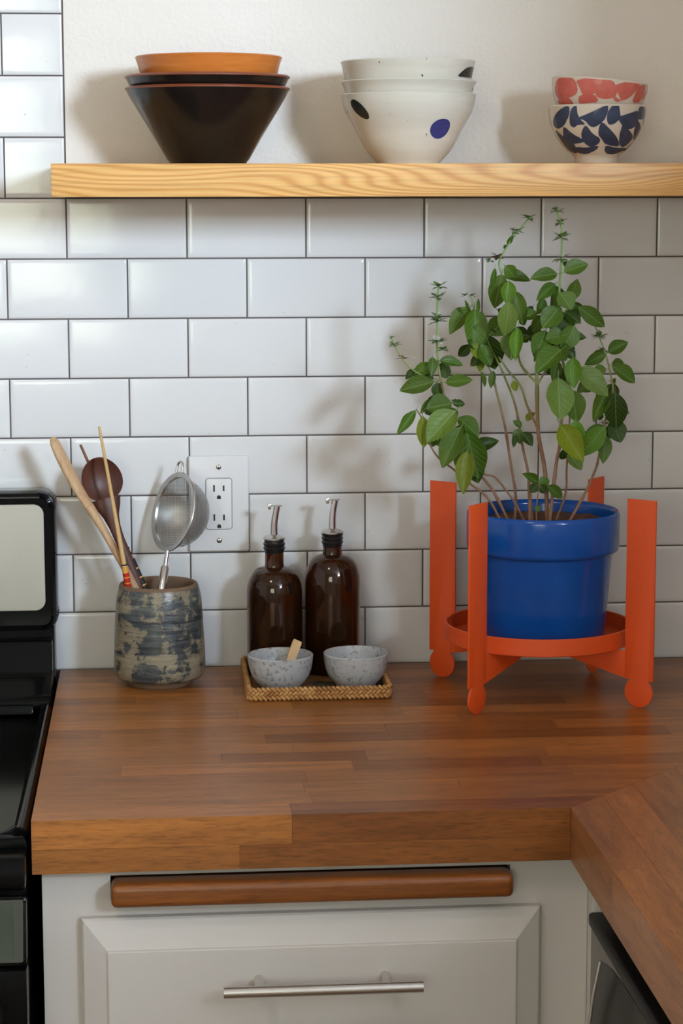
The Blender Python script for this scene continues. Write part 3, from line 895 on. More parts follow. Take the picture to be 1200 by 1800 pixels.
# base point, tip point, width, tint letter
LEAVES = [
    ((0.4533, -0.225, 1.3417), (0.4807, -0.2272, 1.3399), 0.0133, 'n'),
    ((0.4458, -0.235, 1.317), (0.4072, -0.2331, 1.3086), 0.0217, 'n'),
    ((0.46, -0.23, 1.3159), (0.4903, -0.2402, 1.3185), 0.0157, 'n'),
    ((0.4482, -0.215, 1.3357), (0.4237, -0.2121, 1.3239), 0.0157, 'n'),
    ((0.4609, -0.205, 1.3317), (0.4649, -0.2081, 1.3194), 0.0145, 'd'),
    ((0.4536, -0.21, 1.3145), (0.4529, -0.2121, 1.2956), 0.0145, 'd'),
    ((0.4685, -0.23, 1.2905), (0.4401, -0.2266, 1.2838), 0.0287, 'n'),
    ((0.4711, -0.245, 1.2825), (0.4372, -0.2553, 1.249), 0.0317, 'p'),
    ((0.4718, -0.21, 1.2877), (0.4864, -0.2082, 1.2873), 0.0097, 'd'),
    ((0.4223, -0.245, 1.2841), (0.4011, -0.2506, 1.2575), 0.0121, 'n'),
    ((0.4309, -0.245, 1.2772), (0.4327, -0.2412, 1.2411), 0.0169, 'y'),
    ((0.4404, -0.225, 1.2571), (0.4483, -0.2231, 1.2371), 0.0151, 'n'),
    ((0.4796, -0.235, 1.2621), (0.4559, -0.2428, 1.2179), 0.0278, 'n'),
    ((0.4789, -0.21, 1.271), (0.501, -0.224, 1.252), 0.0229, 'n'),
    ((0.4868, -0.225, 1.2566), (0.5024, -0.2212, 1.2006), 0.0317, 'n'),
    ((0.4843, -0.24, 1.2381), (0.4714, -0.2402, 1.2165), 0.0169, 'p'),
    ((0.4855, -0.248, 1.2347), (0.4779, -0.2627, 1.1885), 0.0217, 'y'),
    ((0.4983, -0.2, 1.22), (0.5032, -0.2164, 1.1918), 0.0242, 'd'),
    ((0.4482, -0.215, 1.2942), (0.4324, -0.2207, 1.2793), 0.0103, 'n'),
    ((0.4248, -0.215, 1.3308), (0.4139, -0.217, 1.3206), 0.0085, 'd'),
    ((0.4465, -0.215, 1.3455), (0.4451, -0.2263, 1.3263), 0.0121, 'n'),
    ((0.4633, -0.222, 1.284), (0.4724, -0.2198, 1.2678), 0.0181, 'n'),
    ((0.505, -0.165, 1.4004), (0.5043, -0.1864, 1.356), 0.0287, 'n'),
    ((0.515, -0.172, 1.3861), (0.5041, -0.174, 1.3522), 0.0226, 'n'),
    ((0.5196, -0.168, 1.3692), (0.5306, -0.1658, 1.327), 0.0287, 'd'),
    ((0.5251, -0.16, 1.3554), (0.5363, -0.1582, 1.3311), 0.0257, 'd'),
    ((0.5164, -0.165, 1.3441), (0.5009, -0.1663, 1.332), 0.0133, 'd'),
    ((0.5127, -0.16, 1.3393), (0.5112, -0.167, 1.3237), 0.0109, 'y'),
    ((0.5146, -0.158, 1.3224), (0.5211, -0.1575, 1.3045), 0.0066, 'n'),
    ((0.5295, -0.16, 1.3236), (0.5259, -0.1652, 1.3046), 0.0091, 'n'),
    ((0.4959, -0.163, 1.3963), (0.4925, -0.1676, 1.4111), 0.0048, 'n'),
    ((0.5095, -0.163, 1.3962), (0.5094, -0.1648, 1.412), 0.0048, 'n'),
    ((0.4986, -0.175, 1.3567), (0.5184, -0.1811, 1.3424), 0.0181, 'y'),
    ((0.5099, -0.178, 1.3568), (0.5223, -0.1751, 1.3331), 0.0211, 'n'),
    ((0.5372, -0.195, 1.4545), (0.5502, -0.1929, 1.4409), 0.0163, 'n'),
    ((0.5335, -0.195, 1.4445), (0.5257, -0.1948, 1.4056), 0.0242, 'n'),
    ((0.5258, -0.19, 1.4515), (0.5197, -0.1985, 1.4275), 0.0066, 'n'),
    ((0.5407, -0.205, 1.4368), (0.538, -0.2093, 1.4101), 0.0181, 'b'),
    ((0.5401, -0.21, 1.4118), (0.5366, -0.2129, 1.3721), 0.0236, 'p'),
    ((0.5501, -0.195, 1.4237), (0.5575, -0.2049, 1.3887), 0.0187, 'n'),
    ((0.5755, -0.195, 1.3981), (0.5587, -0.198, 1.392), 0.0157, 'n'),
    ((0.5394, -0.185, 1.3897), (0.522, -0.1866, 1.3707), 0.0254, 'n'),
    ((0.5465, -0.2, 1.3761), (0.542, -0.2132, 1.3461), 0.0260, 'n'),
    ((0.5521, -0.21, 1.3795), (0.5469, -0.223, 1.3442), 0.0163, 'b'),
    ((0.5571, -0.19, 1.3936), (0.5642, -0.1903, 1.3829), 0.0133, 'n'),
    ((0.5407, -0.19, 1.4799), (0.5467, -0.1934, 1.4909), 0.0060, 'n'),
    ((0.5363, -0.19, 1.4753), (0.5407, -0.1914, 1.4794), 0.0048, 'd'),
    ((0.5278, -0.175, 1.3886), (0.5353, -0.1844, 1.3716), 0.0211, 'd'),
    ((0.5973, -0.22, 1.4452), (0.5673, -0.2306, 1.444), 0.0187, 'n'),
    ((0.6054, -0.22, 1.4474), (0.6325, -0.2216, 1.4576), 0.0205, 'n'),
    ((0.5967, -0.21, 1.4327), (0.5742, -0.2248, 1.4164), 0.0157, 'n'),
    ((0.5829, -0.205, 1.4165), (0.5782, -0.2035, 1.3966), 0.0127, 'n'),
    ((0.6157, -0.205, 1.4123), (0.6228, -0.2089, 1.4371), 0.0181, 'n'),
    ((0.6001, -0.222, 1.4229), (0.612, -0.2313, 1.4042), 0.0260, 'p'),
    ((0.6232, -0.22, 1.4055), (0.6572, -0.2182, 1.3825), 0.0199, 'n'),
    ((0.6004, -0.225, 1.4059), (0.5792, -0.2315, 1.3816), 0.0260, 'n'),
    ((0.5811, -0.21, 1.3952), (0.5719, -0.2072, 1.3752), 0.0157, 'n'),
    ((0.6211, -0.205, 1.4047), (0.6151, -0.2135, 1.3802), 0.0199, 'n'),
    ((0.5842, -0.22, 1.3771), (0.5687, -0.2343, 1.3455), 0.0242, 'n'),
    ((0.6182, -0.225, 1.3829), (0.6054, -0.233, 1.3557), 0.0242, 'n'),
    ((0.601, -0.235, 1.355), (0.5683, -0.2542, 1.3305), 0.0278, 'n'),
    ((0.6046, -0.23, 1.3718), (0.5834, -0.2315, 1.3681), 0.0223, 'n'),
    ((0.615, -0.235, 1.3449), (0.6144, -0.2469, 1.3123), 0.0199, 'b'),
    ((0.6205, -0.232, 1.3316), (0.6561, -0.245, 1.3048), 0.0278, 'p'),
    ((0.5973, -0.235, 1.3212), (0.5961, -0.2481, 1.2735), 0.0356, 'p'),
    ((0.6152, -0.225, 1.3051), (0.6226, -0.2316, 1.2689), 0.0272, 'n'),
    ((0.5996, -0.215, 1.34), (0.5947, -0.2257, 1.3178), 0.0139, 'n'),
    ((0.601, -0.235, 1.2634), (0.6222, -0.2611, 1.2245), 0.0278, 'y'),
    ((0.621, -0.225, 1.2679), (0.6233, -0.2305, 1.2397), 0.0187, 'b'),
    ((0.6147, -0.215, 1.2272), (0.6281, -0.2234, 1.2067), 0.0181, 'p'),
    ((0.6038, -0.215, 1.3313), (0.6081, -0.2127, 1.3107), 0.0169, 'd'),
    ((0.6418, -0.205, 1.3156), (0.6277, -0.2119, 1.3018), 0.0133, 'p'),
    ((0.6059, -0.215, 1.3933), (0.5902, -0.2229, 1.3738), 0.0242, 'd'),
    ((0.6097, -0.21, 1.3987), (0.6251, -0.2219, 1.3878), 0.0181, 'd'),
    ((0.5963, -0.222, 1.3622), (0.6063, -0.2324, 1.3427), 0.0211, 'n'),
    ((0.577, -0.215, 1.3705), (0.5974, -0.2163, 1.356), 0.0181, 'n'),
    ((0.5755, -0.205, 1.3987), (0.5636, -0.2066, 1.3931), 0.0133, 'n'),
    ((0.6075, -0.225, 1.3537), (0.6184, -0.2298, 1.3453), 0.0133, 'd'),
    ((0.606, -0.21, 1.459), (0.6115, -0.209, 1.4538), 0.0079, 'd'),
    ((0.6664, -0.195, 1.3475), (0.6883, -0.1996, 1.3599), 0.0175, 'n'),
    ((0.6635, -0.195, 1.3458), (0.6396, -0.1941, 1.3348), 0.0145, 'n'),
    ((0.6708, -0.195, 1.3311), (0.6996, -0.1926, 1.3114), 0.0199, 'n'),
    ((0.6665, -0.185, 1.3263), (0.6508, -0.1832, 1.3233), 0.0145, 'p'),
    ((0.6666, -0.195, 1.3019), (0.6473, -0.2111, 1.2668), 0.0193, 'n'),
    ((0.6729, -0.21, 1.3003), (0.676, -0.2073, 1.2561), 0.0278, 'd'),
    ((0.6737, -0.195, 1.2645), (0.683, -0.1957, 1.2382), 0.0236, 'd'),
    ((0.6602, -0.215, 1.2589), (0.6301, -0.2208, 1.2253), 0.0242, 'b'),
    ((0.6615, -0.205, 1.2478), (0.6592, -0.22, 1.2179), 0.0181, 'n'),
    ((0.6623, -0.195, 1.2705), (0.6561, -0.1942, 1.2646), 0.0042, 'd'),
    ((0.6778, -0.19, 1.2625), (0.6699, -0.1937, 1.2423), 0.0151, 'd'),
    ((0.674, -0.19, 1.3096), (0.6765, -0.1916, 1.3156), 0.0048, 'n'),
    ((0.5616, -0.19, 1.2495), (0.572, -0.1995, 1.2346), 0.0139, 'd'),
    ((0.561, -0.19, 1.2519), (0.5503, -0.1961, 1.2427), 0.0133, 'n'),
    ((0.567, -0.185, 1.264), (0.5748, -0.1909, 1.2736), 0.0091, 'y'),
    ((0.5618, -0.185, 1.2558), (0.5518, -0.1856, 1.2633), 0.0085, 'n'),
    ((0.5497, -0.19, 1.3136), (0.553, -0.1919, 1.3015), 0.0091, 'y'),
    ((0.5561, -0.2, 1.2501), (0.5568, -0.2014, 1.2371), 0.0091, 'd'),
    ((0.5511, -0.2, 1.2473), (0.5477, -0.2072, 1.2335), 0.0066, 'd'),
    ((0.578, -0.215, 1.1895), (0.5577, -0.2264, 1.2024), 0.0121, 'n'),
    ((0.5787, -0.218, 1.1887), (0.5905, -0.2174, 1.1943), 0.0133, 'n'),
    ((0.5884, -0.22, 1.1871), (0.6069, -0.2194, 1.172), 0.0139, 'n'),
    ((0.5768, -0.222, 1.1892), (0.5669, -0.2222, 1.18), 0.0115, 'd'),
    ((0.5776, -0.224, 1.1883), (0.5865, -0.2242, 1.1789), 0.0115, 'd'),
    ((0.5735, -0.226, 1.1629), (0.5774, -0.2275, 1.1566), 0.0079, 'n'),
]
WHORLS = [
    ((0.452, -0.225, 1.4304), 1, 'g'),
    ((0.4512, -0.225, 1.4176), 1, 'w'),
    ((0.4501, -0.225, 1.3949), 0.8, 'w'),
    ((0.4513, -0.225, 1.3892), 1, 'g'),
    ((0.4514, -0.225, 1.3649), 1.1, 'w'),
    ((0.4585, -0.222, 1.3546), 0.8, 'g'),
    ((0.4001, -0.215, 1.3603), 0.7, 'g'),
    ((0.3964, -0.215, 1.3695), 0.4, 'g'),
    ((0.4097, -0.215, 1.3438), 0.7, 'b'),
    ((0.4929, -0.16, 1.4165), 0.5, 'g'),
    ((0.5018, -0.16, 1.4165), 0.5, 'g'),
    ((0.4977, -0.15, 1.3526), 0.6, 'b'),
    ((0.5666, -0.19, 1.5116), 0.9, 'g'),
    ((0.5522, -0.19, 1.4959), 0.9, 'w'),
    ((0.5291, -0.19, 1.4645), 0.9, 'b2'),
    ((0.519, -0.19, 1.4602), 0.6, 'g'),
    ((0.5964, -0.215, 1.5204), 0.9, 'g'),
    ((0.6009, -0.215, 1.5062), 0.8, 'g'),
    ((0.6032, -0.215, 1.4883), 1, 'w'),
    ((0.6029, -0.215, 1.4635), 1, 'w'),
    ((0.6497, -0.19, 1.3834), 0.6, 'g'),
    ((0.6576, -0.19, 1.3668), 1, 'w'),
    ((0.6621, -0.19, 1.3492), 0.7, 'g'),
    ((0.674, -0.19, 1.3096), 0.5, 'g'),
    ((0.6133, -0.225, 1.3536), 0.7, 'g'),
    ((0.6066, -0.22, 1.2737), 0.6, 'w'),
    ((0.6644, -0.19, 1.2611), 0.7, 'g'),
    ((0.4715, -0.225, 1.2914), 0.6, 'g'),
]
BLUE_MARKS = [
    [(-46.7, 0.0687), (-47.1, 0.0582), (-56.5, 0.047), (-69.2, 0.0435), (-80.1, 0.047), (-76.1, 0.0554), (-63.2, 0.0638), (-53.2, 0.068)],
    [(-35.7, 0.0694), (-35.6, 0.061), (-32.8, 0.054), (-25.7, 0.0477), (-36.0, 0.0477), (-40.9, 0.0442), (-46.0, 0.047), (-45.5, 0.0554), (-43.4, 0.0638), (-39.2, 0.0683)],
    [(0.0, 0.0701), (0.0, 0.061), (-4.3, 0.0512), (-13.6, 0.0445), (-19.7, 0.0456), (-24.9, 0.0526), (-34.5, 0.0547), (-21.4, 0.0596), (-9.7, 0.0652)],
    [(13.7, 0.0708), (15.4, 0.0624), (17.2, 0.0554), (10.2, 0.0484), (3.7, 0.0477), (1.1, 0.0526), (1.4, 0.061), (5.5, 0.068), (9.6, 0.0711)],
    [(44.4, 0.0638), (47.7, 0.054), (44.4, 0.0456), (35.8, 0.0421), (24.8, 0.0442), (19.1, 0.0498), (14.2, 0.0554), (29.1, 0.0596)],
    [(47.6, 0.0694), (57.4, 0.0708), (64.4, 0.0652), (65.4, 0.0554), (49.8, 0.054), (45.1, 0.0582)],
    [(77.1, 0.0701), (76.8, 0.0596), (79.3, 0.0442), (65.4, 0.0554), (69.2, 0.0666)],
    [(-56.5, 0.0449), (-46.6, 0.0358), (-31.8, 0.0288), (-33.7, 0.026), (-56.8, 0.0246), (-65.3, 0.0302), (-62.2, 0.0372)],
    [(-80.1, 0.0414), (-69.0, 0.0344), (-56.9, 0.0288), (-51.0, 0.0218), (-59.1, 0.0134), (-80.1, 0.0162), (-80.1, 0.0246), (-80.1, 0.033)],
    [(-24.5, 0.0456), (-17.9, 0.0358), (-7.0, 0.0302), (-8.7, 0.0246), (-21.3, 0.0204), (-31.5, 0.026), (-32.5, 0.0344), (-28.8, 0.0414)],
    [(-4.4, 0.0491), (4.6, 0.0414), (19.5, 0.0302), (29.6, 0.0218), (14.1, 0.0225), (1.9, 0.0246), (-3.5, 0.0302), (-8.1, 0.0344), (-7.6, 0.0428)],
    [(22.8, 0.0463), (34.6, 0.04), (53.0, 0.0316), (50.3, 0.0246), (40.8, 0.0204), (27.9, 0.0246), (22.4, 0.0344)],
    [(48.0, 0.0519), (66.0, 0.0428), (74.6, 0.0358), (80.1, 0.0288), (58.0, 0.0302), (47.6, 0.0386), (46.0, 0.047)],
    [(-46.6, 0.0204), (-31.6, 0.019), (-9.1, 0.0218), (-14.0, 0.0162), (-35.8, 0.0117), (-56.3, 0.0141), (-57.9, 0.0176)],
    [(6.1, 0.0218), (24.3, 0.019), (59.3, 0.019), (51.8, 0.0155), (32.4, 0.0117), (13.7, 0.0123), (5.8, 0.0162)],
    [(74.1, 0.0288), (80.1, 0.0218), (72.0, 0.0155), (57.6, 0.0162), (66.7, 0.0218)],
]
CORAL_MARKS = [
    [(-59.1, 0.0655), (-54.1, 0.0655), (-52.9, 0.0556), (-59.1, 0.044), (-63.5, 0.0396), (-75.3, 0.0433), (-80.1, 0.053), (-72.8, 0.063)],
    [(-47.5, 0.0655), (-41.7, 0.0607), (-39.0, 0.0512), (-43.6, 0.0466), (-56.5, 0.0428), (-57.8, 0.0539), (-52.9, 0.0654)],
    [(-39.0, 0.0624), (-26.6, 0.0655), (-10.4, 0.0655), (-13.3, 0.0594), (-16.1, 0.0507), (-26.6, 0.0467), (-31.3, 0.0491), (-34.6, 0.0564)],
    [(-6.2, 0.0655), (0.0, 0.0655), (4.9, 0.0629), (9.0, 0.0535), (7.6, 0.0478), (-3.5, 0.0451), (-12.6, 0.0469), (-14.7, 0.055), (-11.9, 0.0651)],
    [(8.3, 0.0605), (22.0, 0.0655), (41.7, 0.0655), (38.1, 0.0594), (28.1, 0.0486), (19.1, 0.0449), (14.7, 0.0514), (10.4, 0.0551)],
    [(51.8, 0.0655), (57.8, 0.0637), (55.3, 0.0509), (51.8, 0.0458), (38.1, 0.0447), (39.0, 0.0538), (43.6, 0.0626)],
    [(78.4, 0.0625), (66.8, 0.0516), (62.0, 0.0478), (57.8, 0.0553), (66.8, 0.0586)],
    [(-78.4, 0.039), (-54.1, 0.043), (-47.5, 0.0364), (-49.6, 0.0342), (-72.8, 0.0329)],
    [(-34.6, 0.0459), (-17.6, 0.0477), (-11.9, 0.0399), (-26.6, 0.0376), (-36.3, 0.0367)],
    [(6.2, 0.049), (13.3, 0.0456), (19.1, 0.0435), (10.4, 0.0418)],
]

# ------------------------------------------------------------------ floating shelf and its bowls
SZ0, SZ1 = 1.5382, 1.5775
sh = box('floating_shelf', (-0.0080, -0.220, SZ0), (1.22, -0.0004, SZ1), MAT['oak'], None, 0.0012)
tag(sh, 'light oak floating shelf mounted over the tiles', 'shelf')
# move the origin to its middle so the grain uses local coordinates
def recentre(o, c):
    o.data.transform(Matrix.Translation(-Vector(c))); o.location = c
recentre(sh, (0.6, -0.11, (SZ0 + SZ1) / 2))

def cup(outer, t, floor, rim=0.0012):
    """outer profile (r,z) bottom->top, wall t, inside floor height -> closed profile"""
    P = [(0, 0.0015), (outer[0][0] - 0.006, 0.0015), (outer[0][0] - 0.004, 0.0)] + list(outer)
    top = outer[-1]
    P.append((top[0] - t * 0.35, top[1] + rim))
    P.append((top[0] - t * 0.8, top[1] + rim * 0.6))
    zf = floor + 0.0030
    inner = [(r - t, z) for r, z in reversed(outer[:-1]) if z > zf + 0.003]
    inner.append((prof_r(outer, zf) - t * 1.05, zf))
    P += inner
    rl = inner[-1][0]
    P += [(max(rl - 0.0030, 0.005), floor + 0.0008), (max(rl - 0.009, 0.004), floor), (0, floor)]
    return P

def prof_r(prof, z):
    for (r0, z0), (r1, z1) in zip(prof, prof[1:]):
        if z0 <= z <= z1:
            return r0 + (r1 - r0) * (z - z0) / max(z1 - z0, 1e-9)
    return prof[-1][0] if z > prof[-1][1] else prof[0][0]

def decal(name, prof, poly, mat, parent, off=0.0004, turn=0.0, grow=1.0):
    """a brush mark lying on a turned surface; poly in (degrees from the front, height)"""
    n = len(poly)
    # soften the outline
    pts = []
    for i in range(n):
        a, b = poly[i], poly[(i + 1) % n]
        pts.append((a[0] * 0.78 + b[0] * 0.22, a[1] * 0.78 + b[1] * 0.22))
        pts.append((a[0] * 0.5 + b[0] * 0.5, a[1] * 0.5 + b[1] * 0.5))
        pts.append((a[0] * 0.22 + b[0] * 0.78, a[1] * 0.22 + b[1] * 0.78))
    cx = sum(p[0] for p in pts) / len(pts); cz = sum(p[1] for p in pts) / len(pts)
    v, f = [], []
    rings = (grow, 0.75, 0.5, 0.25)
    zlo, zhi = prof[0][1] + 0.011, prof[-1][1] - 0.0012
    for s in rings:
        for a, z in pts:
            aa = math.radians(cx + (a - cx) * s + turn); zz = min(zhi, max(zlo, cz + (z - cz) * s))
            r = prof_r(prof, zz) + off
            v.append((r * math.sin(aa), -r * math.cos(aa), zz))
    m = len(pts)
    for k in range(len(rings) - 1):
        for i in range(m):
            j = (i + 1) % m
            f.append((k * m + i, k * m + j, (k + 1) * m + j, (k + 1) * m + i))
    aa = math.radians(cx + turn); r = prof_r(prof, cz) + off
    v.append((r * math.sin(aa), -r * math.cos(aa), cz))
    for i in range(m):
        f.append(((len(rings) - 1) * m + i, (len(rings) - 1) * m + (i + 1) % m, len(v) - 1))
    me = bpy.data.meshes.new(name); me.from_pydata(v, [], f)
    finish(me, True, 80); me.materials.append(mat)
    return link(bpy.data.objects.new(name, me), parent)

def rimband(name, r, z, t, mat, parent):
    """a differently coloured glazed lip"""
    pr = [(r + 0.0003, z - 0.0016), (r + 0.0005, z), (r - t * 0.35, z + 0.0017), (r - t * 0.85, z + 0.0011), (r - t * 1.02, z - 0.001)]
    return lathe(name, pr, mat, parent, 64)

BY = -0.12
ZS = SZ1 + 0.0002
# black conical bowls with a caramel bowl on top
black_out = [(0.0462, 0.0), (0.0478, 0.0028), (0.0505, 0.006), (0.0715, 0.0415), (0.0868, 0.0665), (0.0958, 0.0815), (0.1004, 0.0912)]
for i, (lab) in enumerate(('large black flared bowl standing on the oak shelf, bottom of its stack',
                           'black flared bowl nested between a black bowl and a caramel bowl')):
    o = empty('serving_bowl', (0.1797, BY, ZS + 0.0140 * i))
    tag(o, lab, 'bowl', 'stacked black and caramel bowls')
    lathe('bowl_body', cup(black_out, 0.0046, 0.0128), MAT['blackglaze'], o, 72)
    tag(rimband('rim', 0.1004, 0.0912, 0.0046, MAT['rustrim'], o), 'rust-brown glazed rim')
car_out = [(0.0425, 0.0), (0.0440, 0.003), (0.0540, 0.020), (0.0690, 0.048), (0.0790, 0.070), (0.0845, 0.0835), (0.0868, 0.0925), (0.0890, 0.0985), (0.0899, 0.1010)]
o = empty('serving_bowl', (0.1815, BY, ZS + 0.0275))
tag(o, 'glossy caramel-orange bowl on top of two black bowls', 'bowl', 'stacked black and caramel bowls')
lathe('bowl_body', cup(car_out, 0.0045, 0.010), MAT['caramel'], o, 72)

# ivory thrown bowls with brush marks
w3 = [(0.0384, 0.0), (0.0400, 0.003), (0.0436, 0.0066), (0.0500, 0.0135), (0.0556, 0.0215), (0.0608, 0.0305), (0.0652, 0.0400), (0.0690, 0.0470), (0.0700, 0.0484), (0.0735, 0.0545), (0.0748, 0.0564), (0.0786, 0.0640), (0.0804, 0.0690), (0.0818, 0.0755), (0.0831, 0.0840)]
w2 = [(0.0355, 0.0), (0.0370, 0.004), (0.0470, 0.020), (0.0580, 0.036), (0.0680, 0.052), (0.0745, 0.064), (0.0772, 0.0700), (0.0785, 0.0740), (0.0796, 0.0800), (0.0822, 0.0845), (0.0836, 0.0872)]
w1 = [(0.0320, 0.0), (0.0335, 0.004), (0.0440, 0.020), (0.0560, 0.036), (0.0660, 0.052), (0.0735, 0.066), (0.0765, 0.0725), (0.0778, 0.0765), (0.0800, 0.0870), (0.0818, 0.0945), (0.0832, 0.0995)]
WX = 0.4273
specs = ((w3, 0.0, 'ivory stoneware bowl with a cobalt dot, bottom of its stack'),
         (w2, 0.0126, 'plain ivory stoneware bowl nested in the middle of the dotted stack'),
         (w1, 0.0243, 'ivory stoneware bowl with a dark green brush mark, top of its stack'))
for pr_, dz, lab in specs:
    o = empty('stoneware_bowl', (WX - (0.0008 if pr_ is w1 else 0), BY, ZS + dz))
    tag(o, lab, 'bowl', 'stacked ivory bowls')
    lathe('bowl_body', cup(pr_, 0.0036, 0.0108), MAT['ivory'], o, 72)
    def ell(cx, cz, a, b, t, n=14):
        return [(cx + a * math.cos(q) * math.cos(t) - b * math.sin(q) * math.sin(t) * 600, cz + a * math.cos(q) * math.sin(t) / 600 + b * math.sin(q) * math.cos(t)) for q in [2 * math.pi * k / n for k in range(n)]]
    if pr_ is w3:
        decal('cobalt_dot', w3, ell(29.0, 0.0416, 12.6, 0.0121, 0), MAT['cobalt'], o)
        decal('dark_dot', w3, [(a - 6.0 * (z_ - 0.0652) / 0.0122, z_) for a, z_ in ell(-56.0, 0.0652, 8.5, 0.0122, 0)], MAT['inkblack'], o)
        decal('dark_dot', w3, ell(150.0, 0.0540, 12.0, 0.0120, 0), MAT['cobalt'], o)
    elif pr_ is w1:
        decal('brush_mark', w1, [(42, 0.0795), (47, 0.0850), (54, 0.0905), (64, 0.0925), (73, 0.0925), (74, 0.0860), (74, 0.0795), (58, 0.0792)], MAT['inkblack'], o)
    else:
        decal('brush_mark', w2, [(70, 0.076), (76, 0.0800), (80, 0.0795), (80, 0.0760)], MAT['inkblack'], o)

# two small painted bowls
bprof = [(0.0262, 0.0), (0.0266, 0.0050), (0.0272, 0.0085), (0.0300, 0.0118), (0.0367, 0.0170), (0.0440, 0.0250), (0.0507, 0.0345), (0.0553, 0.0435), (0.0580, 0.0520), (0.0594, 0.0610), (0.0603, 0.0706)]
o = empty('rice_bowl', (0.6632, BY, ZS))
tag(o, 'small cream bowl painted with navy blue petals, standing on the shelf', 'bowl', 'painted rice bowls')
lathe('bowl_body', cup(bprof, 0.0028, 0.0125), MAT['creamglaze'], o, 64)
for turn in (0, 180):
    for q in BLUE_MARKS:
        decal('brush_mark', bprof, q, MAT['navy'], o, 0.00035 + 0.00004 * (BLUE_MARKS.index(q) % 3), turn, 1.1)
rprof = [(0.0205, 0.0), (0.0210, 0.012), (0.0270, 0.0200), (0.0365, 0.0300), (0.0435, 0.0400), (0.0488, 0.0480), (0.0522, 0.0545), (0.0548, 0.0600), (0.0572, 0.0680), (0.0588, 0.0780), (0.0596, 0.0855)]
o = empty('rice_bowl', (0.6590, BY, ZS + 0.0158), (0, math.radians(5.0), 0))
tag(o, 'small cream bowl painted with coral petals, tilted inside the navy bowl', 'bowl', 'painted rice bowls')
lathe('bowl_body', cup(rprof, 0.0028, 0.006), MAT['creamglaze'], o, 64)
for turn in (0, 180):
    for q in CORAL_MARKS:
        decal('brush_mark', rprof, [(a, z_ + 0.0180) for a, z_ in q], MAT['coral'], o, 0.00035 + 0.00004 * (CORAL_MARKS.index(q) % 3), turn, 1.17)

# ------------------------------------------------------------------ electrical outlet
ol = empty('electrical_outlet', (0.1918, -0.0004, 1.1390))
tag(ol, 'white double electrical outlet plate on the tiled wall', 'outlet')
bm = bmesh.new(); add_box(bm, (-0.0393, -0.0060, -0.0632), (0.0393, 0.0, 0.0632), 0.0025, 3)
bm_obj('wall_plate', bm, MAT['white'], ol, angle=50)
rc = prism('receptacle', rrect(-0.0168, 0.0168, -0.0335, 0.0335, 0.0035, 4), 'y', -0.0071, -0.0055, MAT['white'], ol, 0.0005)
ln = prism('seam', rrect(-0.0174, 0.0174, -0.0341, 0.0341, 0.004, 4), 'y', -0.00625, -0.0055, MAT['slot'], ol)
for dz in (0.0205, -0.0180):
    for dx, hh in ((-0.0063, 0.0088), (0.0063, 0.0075)):
        bm = bmesh.new(); add_box(bm, (dx - 0.0011, -0.0074, dz - hh / 2), (dx + 0.0011, -0.0066, dz + hh / 2))
        bm_obj('slot', bm, MAT['slot'], rc)
    pts = [(0.0026 * math.cos(a), dz - 0.0118 + 0.0028 * math.sin(a)) for a in [math.pi * k / 8 for k in range(9)]] + [(-0.0026, dz - 0.0140), (0.0026, dz - 0.0140)]
    prism('ground_hole', pts, 'y', -0.0074, -0.0066, MAT['slot'], rc)
for dz in (0.0487, -0.0487):
    s = lathe('screw', [(0, 0.0), (0.0034, 0.0), (0.0034, 0.0006), (0.0024, 0.0013), (0, 0.0014)], MAT['chrome'], ol, 20)
    s.rotation_euler = (math.radians(90), 0, 0); s.location = (0, -0.0059, dz)
    bm = bmesh.new(); add_box(bm, (-0.0030, -0.0004, 0.0010), (0.0030, 0.0004, 0.00155))
    q = bm_obj('screw_slot', bm, MAT['slot'], s); q.rotation_euler = (0, 0, 1.25)

# ------------------------------------------------------------------ utensil crock
CX, CY = 0.1115, -0.0935
ZC = CT + 0.0002
ck = empty('utensil_crock', (CX, CY, ZC))
tag(ck, 'mottled blue-grey and tan stoneware crock holding wooden utensils', 'crock')
outer = [(0.0470, 0.0090), (0.0545, 0.0105), (0.0576, 0.0150), (0.0585, 0.0230), (0.0582, 0.0400), (0.0573, 0.0600), (0.0560, 0.0850), (0.0548, 0.1040), (0.0535, 0.1160), (0.0518, 0.1230), (0.0505, 0.1270)]
lathe('crock_body', [(0.030, 0.0075), (0.0400, 0.0080)] + outer, MAT['crock'], ck, 72, angle=60)
lathe('foot', [(0, 0.004), (0.030, 0.004), (0.0325, 0.0), (0.0390, 0.0), (0.0418, 0.0030), (0.0430, 0.0085), (0.0470, 0.0092)], MAT['clay'], ck, 64)
lathe('inside', [(0.0505, 0.1270), (0.0495, 0.1302), (0.0475, 0.1312), (0.0448, 0.1300), (0.0440, 0.1260), (0.0460, 0.1150), (0.0505, 0.0850), (0.0525, 0.0300), (0.0480, 0.0130), (0, 0.0120)], MAT['clay'], ck, 64, angle=60)

def stick(name, P, radii, mat, n=12, sub=6, **kw):
    """round wooden rod through the points, as one object with its origin at its foot"""
    path = smooth_path(P, sub)
    m = len(path)
    R = [radii[0] + (radii[1] - radii[0]) * i / (m - 1) for i in range(m)] if len(radii) == 2 else radii
    root = empty(name, P[0])
    o = tube('rod', [Vector(p) - Vector(P[0]) for p in path], R, mat, root, n, **kw)
    return root

def bands(root, P0, P1, specs):
    """painted rings on a rod; specs (t0, t1, radius, mat, name)"""
    P0, P1 = Vector(P0), Vector(P1)
    for t0, t1, r, mat, nm in specs:
        a = P0.lerp(P1, t0) - P0; b = P0.lerp(P1, t1) - P0
        tube(nm, [a, b], r, mat, root, 14)

ZF = ZC + 0.0170
